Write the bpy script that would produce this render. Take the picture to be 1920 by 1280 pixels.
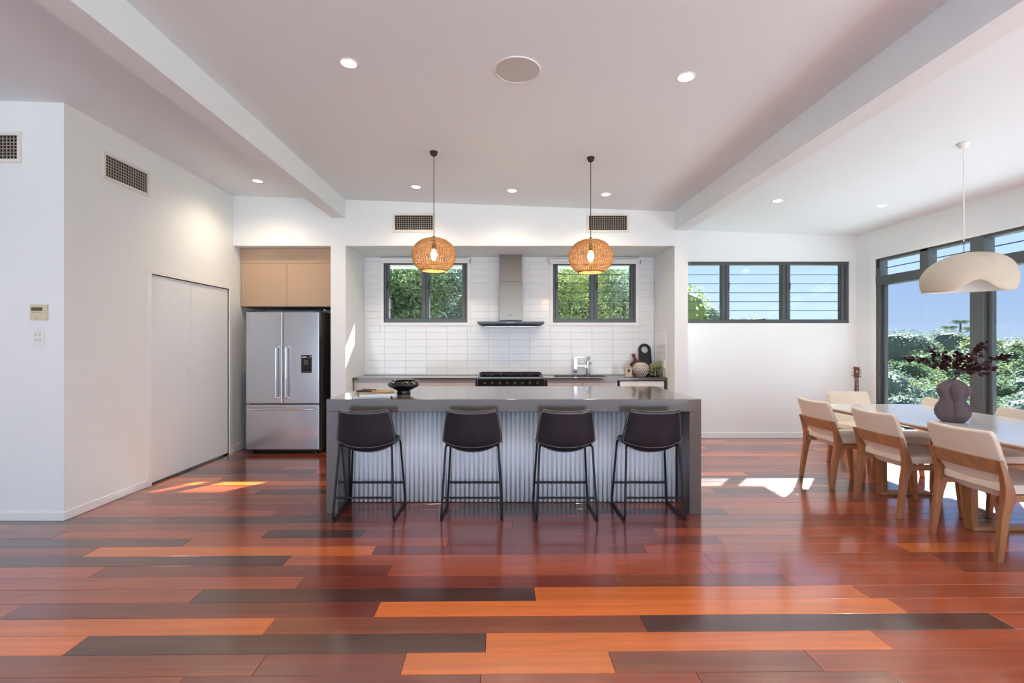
import bpy, bmesh, math, random
from mathutils import Vector, Matrix, noise
random.seed(7)
scene = bpy.context.scene
for o in list(bpy.data.objects): bpy.data.objects.remove(o)
COL = scene.collection
PI = math.pi

# ------------------------------------------------------------------ camera, sky, sun, exposure
F, VX, VY, CH = 900.0, 944.0, 644.0, 1.366        # focal length and vanishing point in pixels, camera height
cd = bpy.data.cameras.new('camera'); cam = bpy.data.objects.new('camera', cd); COL.objects.link(cam)
cam.location = (0, 0, CH); cam.rotation_euler = (PI/2, 0, 0)
cd.sensor_width = 36; cd.lens = F/1920*36
cd.shift_x = (960-VX)/1920; cd.shift_y = (VY-640)/1920
cd.clip_start = 0.02; cd.clip_end = 500
scene.camera = cam

world = bpy.data.worlds.new('sky'); scene.world = world; world.use_nodes = True
nt = world.node_tree; nt.nodes.clear()
wo = nt.nodes.new('ShaderNodeOutputWorld'); bg = nt.nodes.new('ShaderNodeBackground')
tc = nt.nodes.new('ShaderNodeTexCoord'); sp = nt.nodes.new('ShaderNodeSeparateXYZ'); rp = nt.nodes.new('ShaderNodeValToRGB')
nt.links.new(tc.outputs['Generated'], sp.inputs[0]); nt.links.new(sp.outputs['Z'], rp.inputs[0])
nt.links.new(rp.outputs[0], bg.inputs[0]); nt.links.new(bg.outputs[0], wo.inputs[0])
rp.color_ramp.elements[0].position = 0.0; rp.color_ramp.elements[0].color = (0.58, 0.71, 0.93, 1)
rp.color_ramp.elements[1].position = 0.55; rp.color_ramp.elements[1].color = (0.26, 0.44, 0.84, 1)
e = rp.color_ramp.elements.new(0.16); e.color = (0.38, 0.55, 0.90, 1)
bg.inputs[1].default_value = 1.15

SUNV = Vector((0.81, 1.0, 0.823)).normalized()     # towards the sun: behind the kitchen, to the right
sl = bpy.data.lights.new('sun', 'SUN'); sl.energy = 34.0; sl.angle = 0.009; sl.color = (1.0, 0.985, 0.95)
so = bpy.data.objects.new('sun', sl); COL.objects.link(so)
so.rotation_euler = SUNV.to_track_quat('Z', 'Y').to_euler(); so.location = (30, 36, 30)

# added fill light behind the camera, boosting what the rear opening lets in
al = bpy.data.lights.new('rear_fill_light', 'AREA'); al.shape = 'RECTANGLE'; al.size = 9.0; al.size_y = 2.5
al.energy = 62; al.color = (0.80, 0.92, 1.0)
ao = bpy.data.objects.new('rear_fill_light', al); COL.objects.link(ao)
ao.location = (-0.9, -3.75, 1.35); ao.rotation_euler = (PI/2, 0, 0)

vs = scene.view_settings
vs.view_transform = 'Standard'; vs.look = 'None'; vs.gamma = 1; vs.use_curve_mapping = False
vs.exposure = 0.82

# ------------------------------------------------------------------ helpers
def lin(c):
    def f(v):
        v /= 255.0
        return v/12.92 if v <= 0.04045 else ((v+0.055)/1.055)**2.4
    return (f(c[0]), f(c[1]), f(c[2]), 1)

def px(x, y, Y):
    return ((x-VX)/F*Y, Y, CH + (VY-y)/F*Y)

def ceil_z(x): return 3.102 - 0.0362*x

class MB:
    def __init__(s): s.v = []; s.f = []
    def add(s, vs_, fs):
        o = len(s.v); s.v += [tuple(p) for p in vs_]; s.f += [tuple(i+o for i in q) for q in fs]; return s
    def box(s, x0, x1, y0, y1, z0, z1):
        return s.add([(x0,y0,z0),(x1,y0,z0),(x1,y1,z0),(x0,y1,z0),(x0,y0,z1),(x1,y0,z1),(x1,y1,z1),(x0,y1,z1)],
              [(3,2,1,0),(4,5,6,7),(0,1,5,4),(1,2,6,5),(2,3,7,6),(3,0,4,7)])
    def loft(s, secs, cap=True):
        n = len(secs[0]); o = len(s.v)
        for sec in secs: s.v += [tuple(p) for p in sec]
        for i in range(len(secs)-1):
            for j in range(n):
                k = (j+1) % n
                s.f.append((o+i*n+j, o+i*n+k, o+(i+1)*n+k, o+(i+1)*n+j))
        if cap:
            s.f.append(tuple(o+j for j in reversed(range(n))))
            s.f.append(tuple(o+(len(secs)-1)*n+j for j in range(n)))
        return s
    def qsec(s, secs):     # list of (cx, cy, cz, hx, hy): rectangular sections up z
        return s.loft([[(x-a,y-b,z),(x+a,y-b,z),(x+a,y+b,z),(x-a,y+b,z)] for x,y,z,a,b in secs])
    def tube(s, pts, r, n=8, cap=True, closed=False):
        pts = [Vector(p) for p in pts]; m = len(pts); secs = []; up = None
        for i, p in enumerate(pts):
            if closed: t = pts[(i+1) % m] - pts[(i-1) % m]
            else: t = pts[min(i+1, m-1)] - pts[max(i-1, 0)]
            t.normalize()
            if up is None:
                up = Vector((0,0,1)) if abs(t.z) < 0.9 else Vector((1,0,0))
            a = t.cross(up)
            if a.length < 1e-6: a = t.orthogonal()
            a.normalize(); b = a.cross(t).normalized(); up = b
            rr = r[i] if isinstance(r, (list, tuple)) else r
            secs.append([p + a*(rr*math.cos(2*PI*j/n)) + b*(rr*math.sin(2*PI*j/n)) for j in range(n)])
        if closed: secs.append(secs[0]); cap = False
        return s.loft(secs, cap)
    def lathe(s, prof, c=(0,0,0), n=32, cap=True):
        secs = [[(c[0]+r*math.cos(2*PI*j/n), c[1]+r*math.sin(2*PI*j/n), c[2]+z) for j in range(n)] for r, z in prof]
        return s.loft(secs, cap)
    def prism(s, poly, axis, a, b):      # polygon (2D) extruded along axis from a to b
        def P(u, v, w):
            return {'x': (w,u,v), 'y': (u,w,v), 'z': (u,v,w)}[axis]
        return s.loft([[P(u,v,a) for u,v in poly], [P(u,v,b) for u,v in poly]])
    def grid(s, nu, nv, fn):
        o = len(s.v)
        for j in range(nv+1):
            for i in range(nu+1): s.v.append(tuple(fn(i/nu, j/nv)))
        for j in range(nv):
            for i in range(nu):
                a = o+j*(nu+1)+i; s.f.append((a, a+1, a+nu+2, a+nu+1))
        return s
    def mesh(s, name, off=(0,0,0), bevel=0, seg=2, smooth=False):
        me = bpy.data.meshes.new(name)
        me.from_pydata([(x-off[0], y-off[1], z-off[2]) for x,y,z in s.v], [], s.f)
        bm = bmesh.new(); bm.from_mesh(me)
        bmesh.ops.recalc_face_normals(bm, faces=bm.faces)
        if bevel:
            es = [e for e in bm.edges if len(e.link_faces) == 2 and e.calc_face_angle(0) > 0.5]
            bmesh.ops.bevel(bm, geom=es, offset=bevel, segments=seg, affect='EDGES', profile=0.5, clamp_overlap=True)
        if smooth:
            for f in bm.faces: f.smooth = True
            for e in bm.edges:
                if len(e.link_faces) == 2 and e.calc_face_angle(0) > 0.7: e.smooth = False
        bm.to_mesh(me); bm.free()
        return me
    def build(s, name, mat, parent=None, bevel=0, seg=2, smooth=False):
        off = wloc(parent)
        o = bpy.data.objects.new(name, s.mesh(name, off, bevel, seg, smooth)); COL.objects.link(o)
        o.data.materials.append(mat)
        if parent: o.parent = parent
        return o

def wloc(o):
    v = Vector((0,0,0))
    while o: v += o.location; o = o.parent
    return v
def tag(o, label, cat=None, group=None, kind=None):
    o['label'] = label
    if cat: o['category'] = cat
    if group: o['group'] = group
    if kind: o['kind'] = kind
    return o
def thing(name, label, cat, loc=(0,0,0), group=None, kind=None):
    o = bpy.data.objects.new(name, None); COL.objects.link(o); o.location = loc; o.empty_display_size = 0.1
    return tag(o, label, cat, group, kind)
def struct(name, mb, mat, label, cat='wall', **k):
    return tag(mb.build(name, mat, None, **k), label, cat, None, 'structure')
def dup(o, loc=None, rz=None, label=None, parent=None):
    c = o.copy(); COL.objects.link(c)
    if parent: c.parent = parent
    if loc is not None: c.location = loc
    if rz is not None: c.rotation_euler = (0, 0, rz)
    if label: c['label'] = label
    for ch in list(o.children): dup(ch, parent=c)
    return c
def mod_sub(o, lv=1):
    m = o.modifiers.new('sub', 'SUBSURF'); m.levels = lv; m.render_levels = lv
def mod_solid(o, t, off=-1):
    m = o.modifiers.new('solid', 'SOLIDIFY'); m.thickness = t; m.offset = off

# ------------------------------------------------------------------ materials
def mat(name, col, rough=0.5, metal=0.0, spec=0.5, coat=0.0, coat_rough=0.05, bump=None, var=None, emit=None, trans=0, sheen=0):
    m = bpy.data.materials.new(name); m.use_nodes = True
    n = m.node_tree; b = n.nodes['Principled BSDF']
    c = lin(col)
    b.inputs['Base Color'].default_value = c; b.inputs['Roughness'].default_value = rough
    b.inputs['Metallic'].default_value = metal; b.inputs['Specular IOR Level'].default_value = spec
    b.inputs['Coat Weight'].default_value = coat; b.inputs['Coat Roughness'].default_value = coat_rough
    if sheen: b.inputs['Sheen Weight'].default_value = sheen
    if emit: b.inputs['Emission Color'].default_value = lin(emit[0]); b.inputs['Emission Strength'].default_value = emit[1]
    if var or bump:
        t = n.nodes.new('ShaderNodeTexCoord'); mp = n.nodes.new('ShaderNodeMapping')
        n.links.new(t.outputs['Object'], mp.inputs[0])
    if var:      # (scale xyz, amount, detail)
        sc, amt, det = var
        mp.inputs['Scale'].default_value = sc
        nz = n.nodes.new('ShaderNodeTexNoise'); nz.inputs['Scale'].default_value = 1; nz.inputs['Detail'].default_value = det
        n.links.new(mp.outputs[0], nz.inputs['Vector'])
        mx = n.nodes.new('ShaderNodeMix'); mx.data_type = 'RGBA'
        mx.inputs['A'].default_value = tuple(v*(1-amt) for v in c[:3])+(1,)
        mx.inputs['B'].default_value = tuple(min(1, v*(1+amt)) for v in c[:3])+(1,)
        n.links.new(nz.outputs['Fac'], mx.inputs['Factor']); n.links.new(mx.outputs['Result'], b.inputs['Base Color'])
    if bump:     # (scale, strength)
        nb = n.nodes.new('ShaderNodeTexNoise'); nb.inputs['Scale'].default_value = bump[0]; nb.inputs['Detail'].default_value = 4
        n.links.new(t.outputs['Object'], nb.inputs['Vector'])
        bn = n.nodes.new('ShaderNodeBump'); bn.inputs['Strength'].default_value = bump[1]; bn.inputs['Distance'].default_value = 0.002
        n.links.new(nb.outputs['Fac'], bn.inputs['Height']); n.links.new(bn.outputs[0], b.inputs['Normal'])
    return m

def wood(name, col, stretch=(1.2, 26, 26), amt=0.35, rough=0.3, coat=0.0, rand=0.0, spec=0.5, coat_rough=0.1, bump=0.0):
    """grain runs along local x"""
    m = bpy.data.materials.new(name); m.use_nodes = True; n = m.node_tree; b = n.nodes['Principled BSDF']
    c = lin(col)
    t = n.nodes.new('ShaderNodeTexCoord'); oi = n.nodes.new('ShaderNodeObjectInfo')
    ad = n.nodes.new('ShaderNodeVectorMath'); ad.operation = 'ADD'
    ml = n.nodes.new('ShaderNodeVectorMath'); ml.operation = 'SCALE'; ml.inputs['Scale'].default_value = 37.0
    cx = n.nodes.new('ShaderNodeCombineXYZ')
    for i in range(3): n.links.new(oi.outputs['Random'], cx.inputs[i])
    n.links.new(cx.outputs[0], ml.inputs[0])
    n.links.new(t.outputs['Object'], ad.inputs[0]); n.links.new(ml.outputs[0], ad.inputs[1])
    mp = n.nodes.new('ShaderNodeMapping'); mp.inputs['Scale'].default_value = stretch
    n.links.new(ad.outputs[0], mp.inputs[0])
    n1 = n.nodes.new('ShaderNodeTexNoise'); n1.inputs['Scale'].default_value = 1; n1.inputs['Detail'].default_value = 6; n1.inputs['Distortion'].default_value = 0.6
    n.links.new(mp.outputs[0], n1.inputs['Vector'])
    mp2 = n.nodes.new('ShaderNodeMapping'); mp2.inputs['Scale'].default_value = tuple(v*5 for v in stretch)
    n.links.new(ad.outputs[0], mp2.inputs[0])
    n2 = n.nodes.new('ShaderNodeTexNoise'); n2.inputs['Scale'].default_value = 1; n2.inputs['Detail'].default_value = 2
    n.links.new(mp2.outputs[0], n2.inputs['Vector'])
    a = n.nodes.new('ShaderNodeMath'); a.operation = 'MULTIPLY_ADD'; a.inputs[1].default_value = 0.35
    n.links.new(n2.outputs['Fac'], a.inputs[0]); n.links.new(n1.outputs['Fac'], a.inputs[2])
    rg = n.nodes.new('ShaderNodeMapRange'); rg.inputs['From Min'].default_value = 0.4; rg.inputs['From Max'].default_value = 0.95
    n.links.new(a.outputs[0], rg.inputs['Value'])
    mx = n.nodes.new('ShaderNodeMix'); mx.data_type = 'RGBA'
    mx.inputs['A'].default_value = tuple(v*(1-amt) for v in c[:3])+(1,)
    mx.inputs['B'].default_value = tuple(min(1, v*(1+amt)) for v in c[:3])+(1,)
    n.links.new(rg.outputs[0], mx.inputs['Factor'])
    if rand:
        hs = n.nodes.new('ShaderNodeHueSaturation')
        mr = n.nodes.new('ShaderNodeMapRange'); mr.inputs['To Min'].default_value = 1-rand; mr.inputs['To Max'].default_value = 1+rand
        n.links.new(oi.outputs['Random'], mr.inputs['Value']); n.links.new(mr.outputs[0], hs.inputs['Value'])
        n.links.new(mx.outputs['Result'], hs.inputs['Color']); n.links.new(hs.outputs[0], b.inputs['Base Color'])
    else: n.links.new(mx.outputs['Result'], b.inputs['Base Color'])
    b.inputs['Roughness'].default_value = rough; b.inputs['Coat Weight'].default_value = coat
    b.inputs['Coat Roughness'].default_value = coat_rough; b.inputs['Specular IOR Level'].default_value = spec
    if coat > .9: b.inputs['Coat IOR'].default_value = 1.55
    if bump:
        bn = n.nodes.new('ShaderNodeBump'); bn.inputs['Strength'].default_value = bump; bn.inputs['Distance'].default_value = 0.001
        n.links.new(a.outputs[0], bn.inputs['Height']); n.links.new(bn.outputs[0], b.inputs['Normal'])
    return m

def glass(name, tint=(0.92, 0.95, 0.95), refl=0.06):
    m = bpy.data.materials.new(name); m.use_nodes = True; n = m.node_tree; n.nodes.clear()
    o = n.nodes.new('ShaderNodeOutputMaterial'); mx = n.nodes.new('ShaderNodeMixShader')
    t = n.nodes.new('ShaderNodeBsdfTransparent'); t.inputs[0].default_value = tint+(1,)
    g = n.nodes.new('ShaderNodeBsdfGlossy'); g.inputs['Roughness'].default_value = 0.02
    mx.inputs[0].default_value = refl
    n.links.new(t.outputs[0], mx.inputs[1]); n.links.new(g.outputs[0], mx.inputs[2]); n.links.new(mx.outputs[0], o.inputs[0])
    return m

def leafmat(name, a, b_, rough=0.7, transl=0.4):
    m = bpy.data.materials.new(name); m.use_nodes = True; n = m.node_tree; p = n.nodes['Principled BSDF']
    o = n.nodes['Material Output']
    t = n.nodes.new('ShaderNodeTexCoord'); nz = n.nodes.new('ShaderNodeTexNoise'); nz.inputs['Scale'].default_value = 1.6; nz.inputs['Detail'].default_value = 5
    n.links.new(t.outputs['Object'], nz.inputs['Vector'])
    rg = n.nodes.new('ShaderNodeMapRange'); rg.inputs['From Min'].default_value = 0.3; rg.inputs['From Max'].default_value = 0.7
    n.links.new(nz.outputs['Fac'], rg.inputs['Value'])
    mx = n.nodes.new('ShaderNodeMix'); mx.data_type = 'RGBA'; mx.inputs['A'].default_value = lin(a); mx.inputs['B'].default_value = lin(b_)
    n.links.new(rg.outputs[0], mx.inputs['Factor']); n.links.new(mx.outputs['Result'], p.inputs['Base Color'])
    p.inputs['Roughness'].default_value = rough; p.inputs['Specular IOR Level'].default_value = 0.15
    tr = n.nodes.new('ShaderNodeBsdfTranslucent'); n.links.new(mx.outputs['Result'], tr.inputs[0])
    ms = n.nodes.new('ShaderNodeMixShader'); ms.inputs[0].default_value = transl
    n.links.new(p.outputs[0], ms.inputs[1]); n.links.new(tr.outputs[0], ms.inputs[2]); n.links.new(ms.outputs[0], o.inputs[0])
    return m

W = {}
W['wall'] = mat('wall_paint', (237, 240, 240), 0.75, spec=0.25, bump=(180, 0.05))
W['ceil'] = mat('ceiling_paint', (233, 240, 244), 0.85, spec=0.2)
W['trimw'] = mat('trim_gloss_white', (242, 242, 240), 0.35)
W['door'] = mat('door_white', (234, 240, 244), 0.4)
W['alu'] = mat('window_frame_grey', (88, 92, 94), 0.35, metal=0.3, var=((3,3,3), 0.06, 2))
W['glass'] = glass('window_glass', (0.66, 0.69, 0.71), 0.03)
W['clearglass'] = glass('clear_glass', (0.95, 0.96, 0.96), 0.04)
W['louvre'] = glass('louvre_glass', (0.68, 0.71, 0.72), 0.04)
W['louvre_edge'] = mat('louvre_edge', (44, 62, 62), 0.3)
W['tile'] = mat('tile_white', (238, 240, 241), 0.12, spec=0.5, bump=(25, 0.04))
W['grout'] = mat('grout', (216, 218, 218), 0.9)
W['stone'] = mat('stone_taupe', (96, 87, 82), 0.13, spec=0.5, coat=0.25, coat_rough=0.06, var=((60,60,60), 0.10, 5))
W['cab'] = mat('cabinet_taupe', (196, 186, 180), 0.22, coat=0.3, var=((2,2,2), 0.03, 2))
W['cabtan'] = mat('cabinet_tan_gloss', (190, 160, 132), 0.16, coat=0.5, coat_rough=0.04, var=((2,2,2), 0.03, 2))
W['steel'] = mat('brushed_steel', (188, 189, 193), 0.2, metal=1.0, var=((2,2,160), 0.06, 2))
W['steel_h'] = mat('brushed_steel_hood', (140, 132, 122), 0.24, metal=1.0, var=((160,160,2), 0.06, 2))
W['chrome'] = mat('chrome', (220, 222, 225), 0.08, metal=1.0, var=((5,5,5), 0.02, 1))
W['blackgloss'] = mat('black_gloss', (16, 17, 19), 0.08, coat=0.4, var=((8,8,8), 0.15, 2))
W['blackmat'] = mat('black_matt', (24, 23, 23), 0.5, var=((30,30,30), 0.15, 3))
W['iron'] = mat('cast_iron', (30, 30, 32), 0.55, bump=(300, 0.2))
W['darkvoid'] = mat('dark_backing', (20, 18, 17), 0.9, var=((5,5,5), 0.1, 1))
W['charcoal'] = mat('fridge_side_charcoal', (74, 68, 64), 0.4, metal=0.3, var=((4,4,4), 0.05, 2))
W['corr'] = mat('corrugated_white', (244, 247, 251), 0.28, spec=0.5, var=((1,1,1), 0.02, 2))
W['leather'] = mat('black_leather', (33, 36, 43), 0.3, spec=0.5, bump=(220, 0.25), var=((9,9,9), 0.25, 4))
W['thread'] = mat('cream_thread', (205, 200, 192), 0.7, var=((50,50,50), 0.1, 1))
W['blacksteel'] = mat('black_steel', (26, 27, 30), 0.38, metal=0.4, var=((40,40,40), 0.08, 2))
W['beige'] = mat('beige_upholstery', (226, 212, 194), 0.6, bump=(160, 0.15), var=((5,5,5), 0.04, 3), sheen=0.2)
W['oak'] = wood('chair_timber', (158, 104, 62), (14, 14, 2.0), 0.28, 0.35)
W['oakx'] = wood('table_timber', (168, 122, 82), (2, 16, 16), 0.25, 0.35)
W['marble'] = mat('table_top_pale', (226, 223, 219), 0.2, coat=0.4, coat_rough=0.05, var=((1.6,3.2,2), 0.07, 8))
W['vase'] = mat('mauve_ceramic', (96, 81, 86), 0.75, bump=(120, 0.2), var=((12,12,12), 0.10, 5))
W['burgundy'] = leafmat('burgundy_leaf', (40, 20, 22), (72, 28, 30), 0.35, 0.15)
W['twig'] = mat('twig_brown', (52, 36, 28), 0.7, var=((40,40,8), 0.2, 3))
W['shade_w'] = mat('plaster_shade', (206, 192, 172), 0.8, bump=(45, 0.3), var=((6,6,6), 0.05, 5))
W['shade_in'] = mat('shade_inner_white', (245, 244, 240), 0.6)
W['rattan'] = mat('rattan', (140, 104, 66), 0.7, var=((60,60,60), 0.4, 4))
W['rattan2'] = mat('rattan_pale', (178, 138, 90), 0.7, var=((70,70,70), 0.4, 4))
W['cord'] = mat('cord_dark', (40, 34, 30), 0.6, var=((40,40,40), 0.1, 1))
W['cordw'] = mat('cord_white', (232, 230, 226), 0.5, var=((40,40,40), 0.02, 1))
W['bulb'] = mat('warm_bulb', (255, 214, 150), 0.3, emit=((255, 205, 130), 40))
W['led'] = mat('downlight_led', (255, 250, 240), 0.3, emit=((255, 244, 226), 18))
W['grey_cloth'] = mat('speaker_grille', (205, 203, 200), 0.8, bump=(900, 0.5))
W['cream'] = mat('cream_plastic', (216, 206, 176), 0.45, var=((10,10,10), 0.02, 1))
W['lcd'] = mat('lcd_grey', (92, 92, 74), 0.2, var=((10,10,10), 0.05, 1))
W['plastic'] = mat('white_plastic', (236, 236, 234), 0.4, var=((10,10,10), 0.02, 1))
W['greyprint'] = mat('grey_print', (120, 118, 112), 0.6, var=((40,40,40), 0.1, 1))
W['vent'] = mat('vent_white', (228, 224, 216), 0.5)
W['ventblade'] = mat('vent_blade', (168, 158, 146), 0.5, var=((20,20,20), 0.05, 1))
W['paper'] = mat('magazine_paper', (226, 226, 222), 0.5, var=((8,30,200), 0.08, 3))
W['cover'] = mat('magazine_cover', (150, 144, 134), 0.35, var=((22,22,22), 0.75, 3))
W['walnut'] = wood('walnut', (82, 48, 30), (30, 30, 30), 0.3, 0.4)
W['maple'] = wood('maple', (206, 164, 118), (30, 30, 30), 0.2, 0.45)
W['acacia'] = wood('acacia', (92, 50, 34), (8, 40, 40), 0.35, 0.45)
W['creamcer'] = mat('cream_ceramic', (206, 190, 170), 0.6, bump=(60, 0.3), var=((20,20,20), 0.06, 3))
W['whitecer'] = mat('white_ceramic', (216, 206, 194), 0.5, var=((20,20,20), 0.05, 3))
W['dotbrown'] = mat('dimple_brown', (70, 54, 44), 0.7, var=((30,30,30), 0.1, 2))
W['succulent'] = leafmat('succulent_leaf', (146, 156, 108), (192, 198, 152), 0.5, 0.15)
W['guitar_top'] = wood('guitar_spruce', (196, 140, 80), (2, 40, 40), 0.15, 0.25, coat=0.4)
W['mahog'] = wood('guitar_neck', (98, 54, 38), (40, 40, 3), 0.2, 0.35)
W['ivory'] = mat('ivory', (222, 212, 190), 0.4, var=((20,20,20), 0.04, 1))
W['gold'] = mat('tuner_gold', (170, 140, 90), 0.25, metal=1.0, var=((20,20,20), 0.05, 1))
W['leafA'] = leafmat('leaf_deep_green', (58, 86, 58), (112, 140, 92))
W['leafB'] = leafmat('leaf_mid_green', (76, 100, 66), (132, 150, 104))
W['leafC'] = leafmat('leaf_grey_green', (84, 106, 92), (146, 164, 144))
W['leafD'] = leafmat('leaf_lime_green', (98, 118, 68), (160, 172, 112))
W['bark'] = mat('bark', (92, 78, 64), 0.9, bump=(20, 0.6), var=((6,6,2), 0.25, 5))
W['lawn'] = mat('ground_green', (70, 88, 50), 0.95, var=((0.5,0.5,0.5), 0.3, 6))
W['fascia'] = mat('eave_white', (235, 236, 236), 0.6, var=((2,2,2), 0.02, 2))
W['roofgrey'] = mat('roof_grey_metal', (120, 124, 126), 0.5, metal=0.2, var=((1,12,1), 0.08, 2))
W['render'] = mat('house_render', (205, 200, 190), 0.85, var=((2,2,2), 0.04, 3))
W['petal'] = mat('white_petal', (240, 238, 226), 0.6, var=((9,9,9), 0.04, 2))

# ------------------------------------------------------------------ the room shell
XL, XR, YF, YN, YK, YD = -3.395, 5.10, 6.03, 3.708, 6.82, 6.94   # left wall, right wall, kitchen face, near-left wall, kitchen back, dining back
YB = -3.6; XFL = -7.0

def wall_y(x0, x1, y0, y1, z0, z1, holes=(), top=True):
    """wall running along x with openings (x0,x1,z0,z1); the top follows the raked ceiling"""
    mb = MB()
    xs = sorted(set([x0, x1] + [h for q in holes for h in q[:2] if x0 < h < x1]))
    zs = sorted(set([z0, z1] + [h for q in holes for h in q[2:] if z0 < h < z1]))
    for a, b in zip(xs, xs[1:]):
        for c, d in zip(zs, zs[1:]):
            mx, mz = (a+b)/2, (c+d)/2
            if any(q[0] < mx < q[1] and q[2] < mz < q[3] for q in holes): continue
            za = zb = d
            if d == z1 and top: za, zb = ceil_z(a)+.01, ceil_z(b)+.01
            mb.add([(a,y0,c),(b,y0,c),(b,y1,c),(a,y1,c),(a,y0,za),(b,y0,zb),(b,y1,zb),(a,y1,za)],
                   [(3,2,1,0),(4,5,6,7),(0,1,5,4),(1,2,6,5),(2,3,7,6),(3,0,4,7)])
    return mb
def wall_x(x0, x1, y0, y1, z0, z1, holes=()):
    mb = MB()
    ys = sorted(set([y0, y1] + [h for q in holes for h in q[:2] if y0 < h < y1]))
    zs = sorted(set([z0, z1] + [h for q in holes for h in q[2:] if z0 < h < z1]))
    for a, b in zip(ys, ys[1:]):
        for c, d in zip(zs, zs[1:]):
            my, mz = (a+b)/2, (c+d)/2
            if any(q[0] < my < q[1] and q[2] < mz < q[3] for q in holes): continue
            mb.box(x0, x1, a, b, c, d)
    return mb

WK1 = (-1.70, -0.513, 1.664, 2.512); WK2 = (0.702, 1.878, 1.664, 2.50)   # kitchen windows
WD = (2.36, 5.0, 1.663, 2.55)                                            # dining louvre window
WR = (2.60, 6.57, 0.03, 2.519)                                           # right wall glazing (y0,y1,z0,z1)
ZN = 2.595                                                               # niche and alcove height

# floor: a dark bed with every board laid on it
fl = struct('floor', MB().box(XFL, XR+.12, YB, YD+.1, -0.10, -0.021), W['darkvoid'], 'polished red hardwood board floor of the whole room', 'floor')
def plankmat(n, c, amt=0.3): return wood('board_'+n, c, (0.9, 16, 16), amt, 0.28, 1.0, 0.12, 0.4, 0.13, bump=0.02)
PM = {'D': plankmat('dark', (74, 38, 28), .4), 'R': plankmat('red', (116, 46, 29), .35), 'B': plankmat('brown', (130, 64, 37), .35),
      'M': plankmat('medium', (154, 70, 38)), 'O': plankmat('orange', (205, 106, 40), .24)}
PW, PY0, TILT = 0.141, 2.127, 0.0125
fixed = {   # joints in view of the nearest rows: (tone, x where it starts in pixels)
 -2: [('R', 330), ('M', 900), ('B', 1320), ('M', 1700)],
 -1: [('B', -200), ('R', 490), ('O', 757), ('B', 1148), ('M', 1530)],
  0: [('O', -500), ('D', 150), ('O', 911), ('M', 1660)],
  1: [('O', -300), ('B', 508), ('D', 1208), ('M', 1890)],
  2: [('M', -600), ('R', 30), ('O', 708), ('M', 1690)],
  3: [('M', -300), ('D', 373), ('O', 1003), ('M', 1620)],
  4: [('M', -100), ('R', 565), ('B', 1155), ('M', 1480)],
  5: [('M', -500), ('R', 190), ('M', 730), ('M', 1330), ('B', 1800)],
  6: [('D', -100), ('M', 540), ('M', 1330), ('R', 1760)],
  7: [('R', -300), ('O', 180), ('R', 702), ('M', 1210), ('O', 1700)],
  8: [('D', -300), ('M', 355), ('R', 840), ('M', 1350)],
  9: [('R', -100), ('M', 120), ('D', 500), ('R', 680), ('M', 1230)],
}
rnd = random.Random(3)
def plank(x0, x1, y0, y1, tone):
    g = 0.0007; c = 0.0012
    yc = (y0+y1)/2; xc = (x0+x1)/2; hx = (x1-x0)/2-g; hy = (y1-y0)/2-g
    mb = MB().loft([[(-hx,-hy,-.02),(hx,-hy,-.02),(hx,hy,-.02),(-hx,hy,-.02)],
                    [(-hx,-hy,-c),(hx,-hy,-c),(hx,hy,-c),(-hx,hy,-c)],
                    [(-hx+c,-hy+c,0),(hx-c,-hy+c,0),(hx-c,hy-c,0),(-hx+c,hy-c,0)]])
    me = mb.mesh('floorboard'); o = bpy.data.objects.new('floorboard', me); COL.objects.link(o)
    me.materials.append(PM[tone]); o.parent = fl; o.location = (xc, yc+TILT*xc, -0.0004 if rnd.random() < .5 else 0)
    o.rotation_euler = (0, 0, math.atan(TILT))
nrow = int((YD - PY0)/PW)+2
for k in range(-5, nrow):
    y0 = PY0 + k*PW; y1 = y0+PW; ym = (y0+y1)/2
    xlim0 = (XL if y0 > YN-.02 else -5.2); xlim1 = XR
    xlim1 = min(xlim1, 1.25*ym+0.9)
    xlim0 = max(xlim0, -1.2*ym-1.2)
    if y0 + TILT*xlim0 > YD: continue
    segs = []
    if k in fixed:
        st = [((p-VX)/F*ym, t) for t, p in fixed[k]]
        if st[0][0] > xlim0: st.insert(0, (st[0][0]-1.3, rnd.choice('MRB')))
        while st[0][0] > xlim0: st.insert(0, (st[0][0]-1.5, rnd.choice('MRB')))
        x = st[-1][0]
        st.append((max(x+1.5, x+rnd.uniform(1.3, 2.0)), rnd.choice('MMRB')))
        while st[-1][0] < xlim1: st.append((st[-1][0]+rnd.uniform(1.2, 2.2), rnd.choice('MMRBO')))
        for (a, t), (b, _) in zip(st, st[1:]): segs.append((a, b, t))
    else:
        x = xlim0 - rnd.uniform(0, 1.6)
        while x < xlim1:
            l = rnd.uniform(0.9, 2.3); segs.append((x, x+l, rnd.choice('MMMRRBBOD'))); x += l
    for a, b, t in segs:
        a = max(a, xlim0); b = min(b, xlim1)
        if b-a < .05: continue
        # keep inside the plan
        if k > 5 and y1 + TILT*b > YF-.01 and a < 2.317 and y0 > YK-.15: 
            a = max(a, 2.33)
            if b-a < .05: continue
        yy1 = min(y1, YD+0.01-TILT*(a+b)/2)
        if yy1-y0 < .02: continue
        plank(a, b, y0, yy1, t)
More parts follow.
